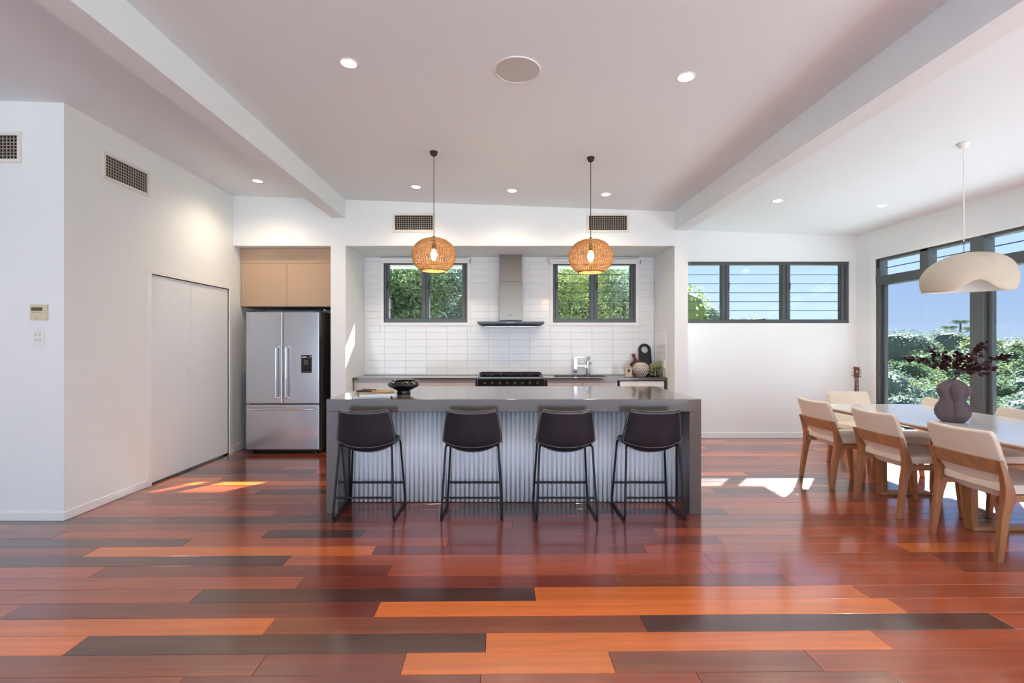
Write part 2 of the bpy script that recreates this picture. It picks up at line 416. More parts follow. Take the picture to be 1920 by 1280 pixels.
# the boards outside the picture, joined
mb = MB(); rr = random.Random(5)
y = PY0-5*PW
while y > YB:
    x = XFL
    while x < XR:
        l = rr.uniform(1, 2.2); mb.box(x+.001, min(x+l, XR)-.001, y-PW+.001, y-.001, -.02, 0); x += l
    y -= PW
for k in range(-5, 12):
    y0 = PY0+k*PW
    a = max(-5.2, -1.2*(y0+PW/2)-1.2); ymid = y0+PW/2
    if y0 < YN-.1: mb.box(XFL, a-.002, y0+.001+TILT*a, y0+PW-.001+TILT*a, -.02, 0)
    b = min(XR, 1.25*ymid+.9)
    if b < XR: mb.box(b+.002, XR, y0+.001+TILT*b, y0+PW-.001+TILT*b, -.02, 0)
rest = mb.build('floorboards_beyond', PM['M'], fl); rest['kind'] = 'stuff'

# ceiling
mb = MB(); mb.add([(XFL-.1,YB-.1,ceil_z(XFL-.1)),(XR+.12,YB-.1,ceil_z(XR+.12)),(XR+.12,YD+.1,ceil_z(XR+.12)),(XFL-.1,YD+.1,ceil_z(XFL-.1)),
    (XFL-.1,YB-.1,ceil_z(XFL-.1)+.15),(XR+.12,YB-.1,ceil_z(XR+.12)+.15),(XR+.12,YD+.1,ceil_z(XR+.12)+.15),(XFL-.1,YD+.1,ceil_z(XFL-.1)+.15)],
    [(3,2,1,0),(4,5,6,7),(0,1,5,4),(1,2,6,5),(2,3,7,6),(3,0,4,7)])
struct('ceiling', mb, W['ceil'], 'white raked ceiling sloping down to the right', 'ceiling')

def beam(name, x0, x1, z0, label):
    m = MB().add([(x0,YB,z0),(x1,YB,z0),(x1,YF+.02,z0),(x0,YF+.02,z0),(x0,YB,ceil_z(x0)+.02),(x1,YB,ceil_z(x1)+.02),(x1,YF+.02,ceil_z(x1)+.02),(x0,YF+.02,ceil_z(x0)+.02)],
        [(3,2,1,0),(4,5,6,7),(0,1,5,4),(1,2,6,5),(2,3,7,6),(3,0,4,7)])
    struct(name, m, W['ceil'], label, 'beam')
beam('trim_1', -2.157, -1.989, 2.943, 'white boxed ceiling beam above the fridge side of the room')
beam('trim_2', 2.150, 2.317, 2.786, 'white boxed ceiling beam between kitchen and dining area')

struct('wall_left', wall_x(XL-.12, XL, YN, YD+.1, 0, 3.20, [(4.62, 5.93, -0.01, 2.04)]).add(
    [(XL-.12,YN,3.20),(XL,YN,3.20),(XL,YD+.1,3.20),(XL-.12,YD+.1,3.20),(XL-.12,YN,ceil_z(XL)+.01),(XL,YN,ceil_z(XL)+.01),(XL,YD+.1,ceil_z(XL)+.01),(XL-.12,YD+.1,ceil_z(XL)+.01)],
    [(3,2,1,0),(4,5,6,7),(0,1,5,4),(1,2,6,5),(2,3,7,6),(3,0,4,7)]), W['wall'], 'white wall with the double cupboard door', 'wall')
struct('wall_near_left', wall_y(XFL, XL-.12, YN, YN+.12, 0, 3.3), W['wall'], 'white wall facing the room with the thermostat', 'wall')
struct('wall_cupboard', MB().box(XL-.9, XL-.85, YN+.13, YD, 0, 3.2), W['wall'], 'white back of the hidden cupboard', 'wall')
struct('wall_kitchen_front', wall_y(XL, 2.317, YF, YF+.14, 0, 3.2,
       [(XL, -2.17, -0.01, ZN), (-1.983, 2.15, -0.01, ZN)]), W['wall'], 'white bulkhead wall framing the fridge alcove and kitchen niche', 'wall')
struct('wall_niche_left', MB().box(-2.17, -1.983, YF+.14, YK+.12, 0, ZN+.1), W['wall'], 'white side wall between fridge and kitchen niche', 'wall')
struct('wall_niche_right', MB().box(2.15, 2.317, YF+.14, YD+.1, 0, ceil_z(2.317)), W['wall'], 'white side wall between kitchen niche and dining', 'wall')
struct('ceiling_niche', MB().box(-1.99, 2.16, YF+.13, YK+.12, ZN, ZN+.1), W['ceil'], 'white lowered ceiling of the kitchen niche', 'ceiling')
struct('ceiling_alcove', MB().box(XL, -2.16, YF+.13, YD, ZN, ZN+.1), W['ceil'], 'white lowered ceiling of the fridge alcove', 'ceiling')
struct('wall_alcove_back', MB().box(XL, -2.17, YD-.1, YD+.02, 0, ZN), W['wall'], 'white back wall of the fridge alcove', 'wall')
wkb = struct('wall_kitchen_back', wall_y(-1.983, 2.15, YK, YK+.14, 0, ZN+.05, [WK1, WK2], top=False), W['grout'], 'tiled back wall of the kitchen niche with two louvre windows', 'wall')
struct('wall_dining_back', wall_y(2.317, XR+.12, YD, YD+.14, 0, 3.0, [WD]), W['wall'], 'white back wall of the dining area with high louvre window', 'wall')
struct('wall_right', wall_x(XR, XR+.14, YB, YD, 0, ceil_z(XR)+.01, [WR, (-2.6, 1.9, .03, 2.519)]), W['wall'], 'white right wall with tall grey glazing', 'wall')
struct('wall_far_left', wall_x(XFL-.12, XFL, YB, YN+.12, 0, 3.36), W['wall'], 'white side wall out of view on the left', 'wall')
struct('wall_rear', wall_y(XFL, XR, YB-.12, YB, 0, 3.3, [(-5.6, 4.4, .0, 2.62)]), W['wall'], 'white rear wall out of view, opening left wide to admit skylight', 'wall')  # unseen opening, kept wide and unglazed so skylight reaches the room

# tiles: stack bond, each its own piece
TW, TH, GJ = 0.294, 0.100, 0.0011
def subtract(r, h):
    x0, x1, z0, z1 = r; a, b, c, d = h
    if b <= x0 or a >= x1 or d <= z0 or c >= z1: return [r]
    out = []
    if a > x0: out.append((x0, a, z0, z1))
    if b < x1: out.append((b, x1, z0, z1))
    m0, m1 = max(a, x0), min(b, x1)
    if c > z0: out.append((m0, m1, z0, c))
    if d < z1: out.append((m0, m1, d, z1))
    return out
full = None
def tile_obj(x0, x1, z0, z1):
    global full
    isfull = abs(x1-x0-TW) < 1e-4 and abs(z1-z0-TH) < 1e-4
    if isfull and full: me = full
    else:
        hx, hz = (x1-x0)/2-GJ, (z1-z0)/2-GJ; c = .0012
        me = MB().loft([[(-hx,0,-hz),(hx,0,-hz),(hx,0,hz),(-hx,0,hz)],[(-hx,-.006,-hz),(hx,-.006,-hz),(hx,-.006,hz),(-hx,-.006,hz)],
             [(-hx+c,-.0075,-hz+c),(hx-c,-.0075,-hz+c),(hx-c,-.0075,hz-c),(-hx+c,-.0075,hz-c)]]).mesh('tile')
        me.materials.append(W['tile'])
        if isfull: full = me
    o = bpy.data.objects.new('tile', me); COL.objects.link(o); o.parent = wkb
    o.location = ((x0+x1)/2, YK, (z0+z1)/2)
    o.rotation_euler = (random.uniform(-.0015,.0015), 0, random.uniform(-.0008,.0008))
TR = 0.045
holes = [(w[0]-TR, w[1]+TR, w[2]-TR, w[3]+TR+.03) for w in (WK1, WK2)]
for i in range(-8, 9):
    for j in range(17):
        x0, x1 = .08+i*TW, .08+(i+1)*TW; z0, z1 = .9247+j*TH, .9247+(j+1)*TH
        x0, x1, z1 = max(x0, -1.981), min(x1, 2.148), min(z1, ZN-.001)
        if x1-x0 < .02 or z1-z0 < .01: continue
        rs = [(x0, x1, z0, z1)]
        for h in holes: rs = [q for r in rs for q in subtract(r, h)]
        for r in rs:
            if r[1]-r[0] > .012 and r[3]-r[2] > .012: tile_obj(*r)
# splashback return on the right side wall
sr = thing('trim_3', 'white tiled splashback return on the right niche wall', 'tiles', (2.15, 6.45, .925), kind='structure')
for i in range(2):
    for j in range(6):
        y1 = YK-.009-i*.24; y0 = y1-.24; z0 = .925+j*TH
        MB().box(2.15-.0075, 2.1499, y0+GJ, y1-GJ, z0+GJ, z0+TH-GJ).build('tile', W['tile'], sr)

# baseboards
bb = lambda n, m, l: struct(n, m, W['trimw'], l, 'baseboard', bevel=.004, seg=1)
bb('baseboard_near_left', MB().box(XFL, XL+.012, YN-.014, YN, 0, .07), 'white skirting board under the thermostat wall')
bb('baseboard_left', MB().box(XL, XL+.012, YN, 4.565, 0, .07), 'white skirting board left of the cupboard doors')
bb('baseboard_alcove', MB().box(XL, XL+.012, 6.0, YD-.1, 0, .09), 'white skirting board beside the fridge')
bb('baseboard_dining', MB().box(2.317, XR, YD-.014, YD, 0, .085), 'white skirting board under the dining louvre window')
bb('baseboard_right', MB().box(XR-.014, XR, 6.66, YD, 0, .085), 'white skirting board in the dining corner')

# cupboard double door
d = thing('door_1', 'white flush double cupboard door in the left wall', 'door', (XL, 5.27, 0), kind='structure')
for a, b, n in ((4.625, 5.223, 0), (5.227, 5.925, 1)):
    lf = MB().box(XL-.045, XL-.008, a, b, .018, 2.033).build('door_leaf', W['door'], d, bevel=.002, seg=1)
    yy = 5.175 if n == 0 else 5.275
    m = MB(); m.box(XL-.0085, XL-.0045, yy-.02, yy-.014, .97, 1.12); m.box(XL-.0085, XL-.0045, yy+.014, yy+.02, .97, 1.12); m.box(XL-.0085, XL-.0045, yy-.014, yy+.014, 1.114, 1.12); m.box(XL-.0085, XL-.0045, yy-.014, yy+.014, .97, .976)
    m.build('flush_pull', W['plastic'], lf)
m = MB(); m.box(XL-.12, XL+.013, 4.57, 4.62, 0, 2.04); m.box(XL-.12, XL+.013, 5.93, 5.985, 0, 2.04); m.box(XL-.12, XL+.013, 4.57, 5.985, 2.04, 2.09)
m.build('architrave', W['trimw'], d)
MB().box(XL-.06, XL-.05, 4.62, 5.93, .0, 2.04).build('gap_shade_sheet', W['darkvoid'], d)  # dark sheet behind the leaves, its colour standing in for gap shade

# ------------------------------------------------------------------ windows
def louvre_window(name, w, Y, panes, label, fr=.065, bot=.06, top=.012, depth=.09, nb=6, mw=.1, ramp=0.0):
    x0, x1, z0, z1 = w
    r = thing(name, label, 'window', ((x0+x1)/2, Y, z0), kind='structure')
    yo = Y+.01; y1 = Y+depth
    MB().box(x0, x1, yo, y1, z0, z0+bot).build('frame_sill', W['alu'], r, bevel=.003, seg=1)
    MB().box(x0, x1, yo, y1, z1-top, z1).build('frame_head', W['alu'], r)
    for a, b in panes['jambs']:
        MB().box(a, b, yo+.003, y1, z0+bot, z1-top).build('frame_post', W['alu'], r, bevel=.003, seg=1)
        c = (a+b)/2
        MB().box(c-.004, c+.004, yo-.002, yo+.003, z0+bot+.002, z1-top).build('post_seam', W['blackmat'], r)
    for a, b in panes['glass']:
        h = (z1-top-z0-bot)/nb
        for i in range(nb):
            za = z0+bot+i*h; zb = za+h
            g = MB().add([(a,yo+.040,za-.006 if i else za),(b,yo+.040,za-.006 if i else za),(b,yo+.052,zb+.002),(a,yo+.052,zb+.002)], [(0,1,2,3)]).build('louvre_blade', W['louvre'], r)
            if i: MB().box(a, b, yo+.036, yo+.044, za-.009, za-.002).build('blade_edge', W['louvre_edge'], g)
        # end clips and lever
        m = MB()
        for i in range(nb): m.box(b-.012, b, yo+.02, yo+.06, z0+bot+i*h+.01, z0+bot+(i+1)*h-.02)
        m.build('blade_clips', W['alu'], r)
        zc = z0+bot+3.6*h
        MB().tube([(a-.012, yo-.004, zc+.06), (a-.012, yo-.018, zc+.04), (a-.02, yo-.02, zc-.05)], .006, 6).build('lever', W['blackmat'], r)
    return r

def kwin(name, w, label):
    x0, x1 = w[0], w[1]; m = (x0+x1)/2
    louvre_window(name, w, YK, {'jambs': [(x0, x0+.072), (m-.052, m+.052), (x1-.065, x1)], 'glass': [(x0+.072, m-.052), (m+.052, x1-.065)]}, label)
    t = MB(); z0, z1 = w[2], w[3]
    t.box(x0-TR, x0, YK-.012, YK+.12, z0-TR, z1+.02); t.box(x1, x1+TR, YK-.012, YK+.12, z0-TR, z1+.02); t.box(x0, x1, YK-.02, YK+.1, z0-TR, z0); t.box(x0,x1,YK-.012,YK+.1,z1,z1+.02)
    return t
t = kwin('window_1', WK1, 'grey louvre window left of the range hood'); struct('trim_4', t, W['trimw'], 'white trim around the left kitchen window', 'trim')
t = kwin('window_2', WK2, 'grey louvre window right of the range hood'); struct('trim_5', t, W['trimw'], 'white trim around the right kitchen window', 'trim')
for w, lab in ((WK1, 'rolled white roller blind above the left kitchen window'), (WK2, 'rolled white roller blind above the right kitchen window')):
    r = thing('roller_blind', lab, 'blind', ((w[0]+w[1])/2, YK-.05, w[3]+.01))
    MB().tube([(w[0]-.045, YK-.05, w[3]+.036), (w[1]+.03, YK-.05, w[3]+.036)], .030, 20).build('roll', W['fascia'], r, smooth=True)
    MB().box(w[0]-.04, w[1]+.025, YK-.062, YK-.05, w[3]-.012, w[3]+.03).build('hem_bar', W['fascia'], r, bevel=.003)
    for s, x in ((-1, w[0]-.045), (1, w[1]+.03)):
        MB().box(x-.006 if s > 0 else x-.012, x+.012 if s > 0 else x+.006, YK-.082, YK-.0, w[3]+.005, w[3]+.07).build('bracket', W['plastic'], r, bevel=.003)
    MB().tube([(w[1]+.04, YK-.082, w[3]+.04), (w[1]+.042, YK-.082, w[3]-.02)], .005, 6).build('chain', W['greyprint'], r)
louvre_window('window_3', WD, YD, {'jambs': [(2.36, 2.42), (3.165, 3.275), (4.035, 4.155), (4.892, 5.0)],
    'glass': [(2.42, 3.165), (3.275, 4.035), (4.155, 4.892)]}, 'high grey three-bay louvre window above the dining wall', bot=.055, top=.045)
MB_ = MB().box(WD[0], WD[1]+.03, YD-.006, YD+.02, WD[3], WD[3]+.02)
struct('trim_6', MB_, W['trimw'], 'thin white head trim above the dining louvre window', 'trim')

# right wall glazing: tall sliding panes with louvres above
r = thing('window_4', 'tall grey sliding glass doors with louvres above beside the dining table', 'window', (XR, 4.6, 0), kind='structure')
y0, y1, z0, z1 = WR
xo, xi = XR+.01, XR+.12
def fb(n, m, mt='alu'): return m.build(n, W[mt], r, bevel=.004, seg=1)
fb('frame_head', MB().box(xo, xi, y0, y1, z1-.03, z1)); fb('frame_sill', MB().box(xo, xi, y0, y1, z0-.03, z0+.05))
fb('transom', MB().box(xo-.02, xi, y0, y1, 2.16, 2.278))
fb('frame_post', MB().box(xo, xi, y1-.055, y1, z0, z1)); fb('frame_post', MB().box(xo, xi, y0, y0+.06, z0, z1))
for yc in (5.17, 3.85): fb('frame_post', MB().box(xo-.015, xi, yc-.075, yc+.075, z0, z1))
for yc in (5.835, 4.51, 3.19): fb('louvre_post', MB().box(xo, xi, yc-.06, yc+.06, 2.278, z1))
for a, b in ((5.245, 6.515), (3.925, 5.095), (2.66, 3.775)):
    g = MB().box(xo+.045, xo+.051, a, b, .08, 2.16).build('pane', W['glass'], r)
    fb('stile', MB().box(xo+.03, xo+.075, b-.05, b, .08, 2.16)); fb('stile', MB().box(xo+.03, xo+.075, a, a+.05, .08, 2.16))
    fb('pane_rail', MB().box(xo+.03, xo+.075, a+.05, b-.05, .08, .16))
for a, b in ((5.895, 6.515), (5.245, 5.775), (4.57, 5.095), (3.925, 4.45), (3.25, 3.775), (2.66, 3.13)):
    for i in range(2):
        za = 2.278+i*.108; zb = za+.108
        g = MB().add([(xo+.04,a,za),(xo+.04,b,za),(xo+.055,b,zb),(xo+.055,a,zb)], [(0,1,2,3)]).build('louvre_blade', W['louvre'], r)
        if i: MB().box(xo+.036, xo+.044, a+.02, b-.06, za-.006, za+.004).build('blade_edge', W['louvre_edge'], g)
struct('trim_7', MB().box(XR-.012, XR+.01, y1, y1+.075, 0, 2.6).box(XR-.012, XR+.01, y0, y1, z1, z1+.02), W['trimw'], 'white trim beside the tall dining glazing', 'trim')
fb('latch', MB().box(xo-.012, xo+.0, y1-.04, y1-.015, 2.40, 2.50), 'blackmat')
r2 = thing('window_5', 'grey sliding glass doors out of view on the right', 'window', (XR, -.35, 0), kind='structure')
for a in (-2.6, -1.1, .4, 1.84): MB().box(xo, xi, a, a+.06, .03, 2.519).build('frame_post', W['alu'], r2)
MB().box(xo, xi, -2.54, 1.84, 2.45, 2.519).build('frame_head', W['alu'], r2)
for a in (-2.54, -1.04, .46): MB().box(xo+.045, xo+.051, a, a+1.4, .03, 2.45).build('pane', W['clearglass'], r2)

# eaves, and pale paving added outside to bounce sunlight indoors
struct('floor_bounce_deck', MB().box(XR+.15, 8.6, YB, 7.95, -.16, -.06), mat('bounce_paving', (216, 222, 223), .8, var=((2,2,2), .03, 4)), 'pale deck added unseen outside the right wall to bounce sunlight in', 'deck')  # added out of view, throws sunlight up onto the ceiling
struct('floor_bounce_terrace', MB().box(-9, 8.2, -16, YB-.15, -.16, -.06), bpy.data.materials['bounce_paving'], 'pale paving added unseen behind the camera to bounce sunlight in', 'terrace')  # added behind the camera as a further sunlight reflector
struct('trim_8', MB().box(-4, 2.3, YK+.15, 7.50, 2.53, 2.64), W['fascia'], 'white eave above the kitchen windows outside', 'eave')
struct('trim_9', MB().box(2.34, 5.2, YD+.15, 7.95, 2.74, 2.84), W['fascia'], 'white eave above the dining louvre window outside', 'eave')
struct('trim_10', MB().box(XR+.15, 6.95, YB, 7.95, 3.02, 3.12), W['fascia'], 'white verandah roof edge outside the right wall', 'eave')

# ------------------------------------------------------------------ kitchen island
IX0, IX1, IY0, IY1, IH = -1.42, 1.585, 3.845, 5.017, 0.92
r = thing('kitchen_island', 'long taupe stone kitchen island with waterfall ends and white corrugated front', 'island', (0.08, 4.43, 0))
MB().box(IX0, IX1, IY0, IY1, IH-.10, IH).build('benchtop', W['stone'], r, bevel=.003)
MB().box(IX0, IX0+.094, IY0, IY1, 0, IH-.1).build('waterfall_end', W['stone'], r, bevel=.002)
MB().box(IX1-.094, IX1, IY0, IY1, 0, IH-.1).build('waterfall_end', W['stone'], r, bevel=.002)
MB().box(IX0+.094, IX1-.094, 4.162, IY1-.05, .0, IH-.1).build('cabinet_body', W['cab'], r)
cx0, cx1, pitch = IX0+.096, IX1-.096, 0.0395
mb = MB(); nper = int((cx1-cx0)/pitch); sub = 14; pr = []
for i in range(nper*sub+1):
    ph = (i/sub) % 1.0
    hgt = min(1.0, min(ph, 1-ph)/.26); hgt = hgt*hgt*(3-2*hgt)
    pr.append((cx0+(cx1-cx0)*i/(nper*sub), 4.154-0.026*hgt))
mb.grid(len(pr)-1, 1, lambda u, v: (pr[round(u*(len(pr)-1))][0], pr[round(u*(len(pr)-1))][1], .006+v*(IH-.1-.007)))
o = mb.build('corrugated_front', W['corr'], r, smooth=True); mod_solid(o, .002)

# ------------------------------------------------------------------ bar stools
def smooth_path(pts, rad=.03, n=5):
    pts = [Vector(p) for p in pts]; out = [pts[0]]
    for a, b, c in zip(pts, pts[1:], pts[2:]):
        d1 = (a-b); d2 = (c-b); k = min(rad, d1.length*.45, d2.length*.45)
        p, q = b+d1.normalized()*k, b+d2.normalized()*k
        for i in range(n+1):
            t = i/n; out.append(p*(1-t)**2 + b*2*t*(1-t) + q*t*t)
    out.append(pts[-1]); return out
def interp(tab, v):
    for (a, *pa), (b, *pb) in zip(tab, tab[1:]):
        if v <= b:
            t = (v-a)/(b-a); t = t*t*(3-2*t)*.4+t*.6
            return [x+(y-x)*t for x, y in zip(pa, pb)]
    return tab[-1][1:]
ST = [  # v, y, z, side lift, side forward, half width
 (0, .215, .572, .012, -.035, .182), (.1, .17, .548, .036, -.01, .200), (.2, .10, .528, .060, 0, .214), (.35, .0, .514, .080, 0, .226), (.47, -.09, .515, .084, .012, .230),
 (.55, -.15, .535, .070, .035, .231), (.62, -.188, .582, .036, .058, .230), (.72, -.210, .660, .010, .074, .223), (.86, -.230, .758, .004, .070, .209), (1.0, -.248, .842, .012, .052, .193)]
def shell(u, v):
    y, z, lift, fwd, hw = interp(ST, v)
    a = abs(u)**2.3
    return Vector((u*hw, y+fwd*a, z+lift*a))
def shell_out(u, v, d):
    e = .01
    du = shell(min(u+e,1), v)-shell(max(u-e,-1), v); dv = shell(u, min(v+e,1))-shell(u, max(v-e,0))
    n = du.cross(dv).normalized()
    if n.z > 0 and v < .5: n = -n
    if n.y > 0 and v >= .5: n = -n
    return shell(u, v)+n*d
def make_stool(label):
    r = thing('bar_stool', label, 'stool', (0,0,0), 'bar stools along the island')
    sh = MB().grid(24, 30, lambda u, v: shell(u*2-1, v)).build('seat_shell', W['leather'], r, smooth=True)
    mod_solid(sh, .022, 0); b = sh.modifiers.new('bev', 'BEVEL'); b.width = .007; b.segments = 3; b.limit_method = 'ANGLE'
    T = .0125
    loop = [(u/20, .60) for u in range(-19, 20)] + [(.955, .60+.385*i/16) for i in range(1, 17)]
    loop += [(u/20, .985) for u in range(19, -20, -1)] + [(-.955, .985-.385*i/16) for i in range(1, 16)]
    pts = [shell_out(u, v, T) for u, v in loop]; pts.append(pts[0])
    m = MB(); L = 0
    for a, b in zip(pts, pts[1:]):
        n = max(1, round((b-a).length/.007))
        for i in range(n): m.tube([a+(b-a)*(i/n), a+(b-a)*((i+.72)/n)], .0011, 4)
    m.build('stitching', W['thread'], sh)
    pts = [shell(u/20, 1)+Vector((0, -.006, .0105)) for u in range(-19, 20)]
    m = MB()
    for a, b in zip(pts, pts[1:]):
        for i in range(2): m.tube([a+(b-a)*(i/2), a+(b-a)*((i+.65)/2)], .0010, 4)
    m.build('top_stitching', W['thread'], sh)
    for s in (-1, 1):
        p = smooth_path([(s*.165, .10, .545), (s*.200, .17, .558), (s*.233, .222, .0155), (s*.233, -.222, .0155), (s*.205, -.155, .578), (s*.175, -.09, .556)], .035)
        MB().tube(p, .0085, 10).build('sled_leg', W['blacksteel'], r, smooth=True)
        for yy in (.197, -.197):
            MB().box(s*.233-.011, s*.233+.011, yy-.014, yy+.014, 0, .016).build('foot_pad', W['blackmat'], r, bevel=.003)
    k = (.18-.0155)/(.556-.0155); fx = .233+(.198-.233)*k; fy = .222+(.17-.222)*k
    MB().tube([(-fx, fy, .18), (fx, fy, .18)], .0085, 10).build('footrest', W['blacksteel'], r, smooth=True)
    k = (.18-.0155)/(.572-.0155); fx = .233+(.200-.233)*k; fy = -.222+(-.155+.222)*k
    MB().tube([(-fx, fy, .18), (fx, fy, .18)], .0085, 10).build('rear_bar', W['blacksteel'], r, smooth=True)
    MB().box(-.165, .165, -.012, .012, .530, .536).build('seat_plate', W['blacksteel'], r)
    MB().lathe([(.009, 0), (.009, .014)], (0, -.02, .488), 10).build('bolt', W['blacksteel'], r)
    return r
stool = make_stool('first black leather bar stool from the fridge end of the island')
stool.location = (-1.075, 3.898, 0)
for x, l in ((-.245, 'second black leather bar stool from the fridge end of the island'), (.487, 'third black leather bar stool from the fridge end of the island'), (1.163, 'black leather bar stool at the dining end of the island')):
    dup(stool, (x, 3.898, 0), 0, l)

# ------------------------------------------------------------------ back counter
CY0, CT = 6.29, .92
r = thing('worktop', 'dark taupe stone worktop along the tiled kitchen wall', 'worktop', (0, 6.5, CT-.035))
# a slab with the sink cut-out, interrupted by the cooker
ck0, ck1 = -.343, .538
sk = (.69, 1.38, 6.42, 6.70)
MB().box(-1.983, ck0-.002, CY0, YK-.008, CT-.035, CT).build('slab', W['stone'], r, bevel=.002)
m = MB()
for a, b, c, d_ in ((ck1+.002, sk[0], CY0, YK-.008), (sk[1], 2.15, CY0, YK-.008), (sk[0], sk[1], CY0, sk[2]), (sk[0], sk[1], sk[3], YK-.008)): m.box(a, b, c, d_, CT-.035, CT)
m.build('slab', W['stone'], r)
s_ = thing('kitchen_sink', 'black undermount kitchen sink below the chrome taps', 'sink', ((sk[0]+sk[1])/2, 6.56, .72))
m = MB(); a, b, c, d_ = sk
m.box(a, b, c, d_, .72, .725); m.box(a-.008, a, c, d_, .72, .884); m.box(b, b+.008, c, d_, .72, .884); m.box(a-.008, b+.008, c-.008, c, .72, .884); m.box(a-.008, b+.008, d_, d_+.008, .72, .884)
m.build('basin', W['blackgloss'], s_); MB().lathe([(.04, 0), (.04, .004)], (1.03, 6.56, .725), 20).build('drain', W['chrome'], s_)
m = MB(); m.box(a-.012, b+.012, c-.014, c, CT, CT+.003); m.box(a-.012, b+.012, d_, d_+.014, CT, CT+.003); m.box(a-.012, a, c, d_, CT, CT+.003); m.box(b, b+.012, c, d_, CT, CT+.003)
m.build('rim', W['blackgloss'], s_)

def cab_unit(name, x0, x1, label, fronts, mt='cab'):
    r = thing(name, label, 'cabinet', ((x0+x1)/2, 6.55, 0), 'base cabinets under the back worktop')
    MB().box(x0, x1, CY0+.05, YK-.01, .10, CT-.036).build('body', W['cab'], r)
    MB().box(x0, x1, CY0+.09, YK-.01, 0, .10).build('kickboard', W['darkvoid'], r)
    MB().box(x0+.004, x1-.004, CY0+.032, CY0+.049, CT-.062, CT-.036).build('finger_rail', W['cab'], r)
    for a, b, z0, z1, n in fronts:
        MB().box(a+.0015, b-.0015, CY0+.015, CY0+.034, z0, z1).build(n, W[mt], r, bevel=.002, seg=1)
    return r
cab_unit('drawer_cabinet', -1.975, ck0-.02, 'wide pale taupe drawer unit left of the cooker', [(-1.96, ck0-.03, .64, .855, 'drawer'), (-1.96, ck0-.03, .375, .635, 'drawer'), (-1.96, ck0-.03, .11, .37, 'drawer')])
cab_unit('sink_cabinet', .575, 1.505, 'pale taupe two-door sink cabinet right of the cooker', [(.58, 1.04, .11, .855, 'door'), (1.045, 1.50, .11, .855, 'door')])
r = thing('dishwasher', 'white and steel dishwasher at the right end of the back counter', 'dishwasher', (1.82, 6.55, 0))
MB().box(1.525, 2.115, CY0+.05, YK-.01, .10, .878).build('body', W['charcoal'], r)
MB().box(1.53, 2.11, CY0+.012, CY0+.05, .80, .872).build('control_panel', W['plastic'], r, bevel=.004)
MB().box(1.53, 2.11, CY0+.012, CY0+.05, .115, .792).build('door', W['plastic'], r, bevel=.004)
MB().box(1.56, 2.08, CY0+.004, CY0+.012, .793, .806).build('handle_lip', W['steel'], r)
MB().box(1.525, 2.115, CY0+.09, YK-.01, 0, .10).build('kickboard', W['darkvoid'], r)
MB().box(2.115, 2.148, CY0+.005, YK-.01, 0, .884).build('end_panel', W['charcoal'], r)

# cooker
r = thing('cooker', 'wide stainless freestanding gas cooker with black hob under the range hood', 'cooker', (.0975, 6.55, 0))
MB().box(ck0, ck1, CY0-.005, YK-.01, .1, .905).build('body', W['steel'], r, bevel=.003)
MB().box(ck0+.02, ck1-.02, CY0+.03, YK-.02, 0, .1).build('plinth', W['darkvoid'], r)
MB().box(ck0, ck1, CY0-.022, YK-.012, .905, .928).build('hob_frame', W['steel'], r, bevel=.004)
MB().box(ck0+.012, ck1-.012, CY0+.01, YK-.03, .928, .934).build('hob_plate', W['blackgloss'], r, bevel=.002)
MB().box(ck0+.005, ck1-.005, YK-.03, YK-.014, .928, .962).build('hob_upstand', W['blackgloss'], r, bevel=.002)
cp = MB().box(ck0+.006, ck1-.006, CY0-.03, CY0-.005, .80, .903).build('control_panel', W['blackgloss'], r, bevel=.003)
for i in range(8):
    x = ck0+.10+i*.098
    MB().tube([(x, CY0-.03, .852), (x, CY0-.058, .852)], [.019, .016], 14).build('knob', W['charcoal'], cp, smooth=True)
od = MB().box(ck0+.01, ck1-.01, CY0-.028, CY0-.005, .22, .78).build('oven_door', W['blackgloss'], r, bevel=.004)
MB().tube([(ck0+.06, CY0-.06, .72), (ck1-.06, CY0-.06, .72)], .012, 10).build('handle', W['steel'], od, smooth=True)
for bx, by, br in ((ck0+.17, 6.43, .045), (ck0+.17, 6.67, .035), (.0975, 6.55, .06), (ck1-.17, 6.43, .035), (ck1-.17, 6.67, .045)):
    MB().lathe([(br, 0), (br, .012), (br*.8, .018), (br*.8, .026), (.001, .028)], (bx, by, .934), 16).build('burner', W['iron'], r, smooth=True)
for gx in (ck0+.17, .0975, ck1-.17):
    m = MB()
    for dx in (-.13, .13): m.box(gx+dx-.006, gx+dx+.006, 6.33, 6.76, .957, .970)
    for yy in (6.335, 6.545, 6.755): m.box(gx-.13, gx+.13, yy-.006, yy+.006, .957, .970)
    for yy in (6.43, 6.67):
        m.box(gx-.13, gx-.03, yy-.005, yy+.005, .957, .976); m.box(gx+.03, gx+.13, yy-.005, yy+.005, .957, .976)
        m.box(gx-.005, gx+.005, yy-.10, yy-.03, .957, .976); m.box(gx-.005, gx+.005, yy+.03, yy+.08, .957, .976)
    for dx in (-.13, .13):
        for yy in (6.335, 6.755): m.box(gx+dx-.007, gx+dx+.007, yy-.007, yy+.007, .934, .957)
    m.build('trivet', W['iron'], r)

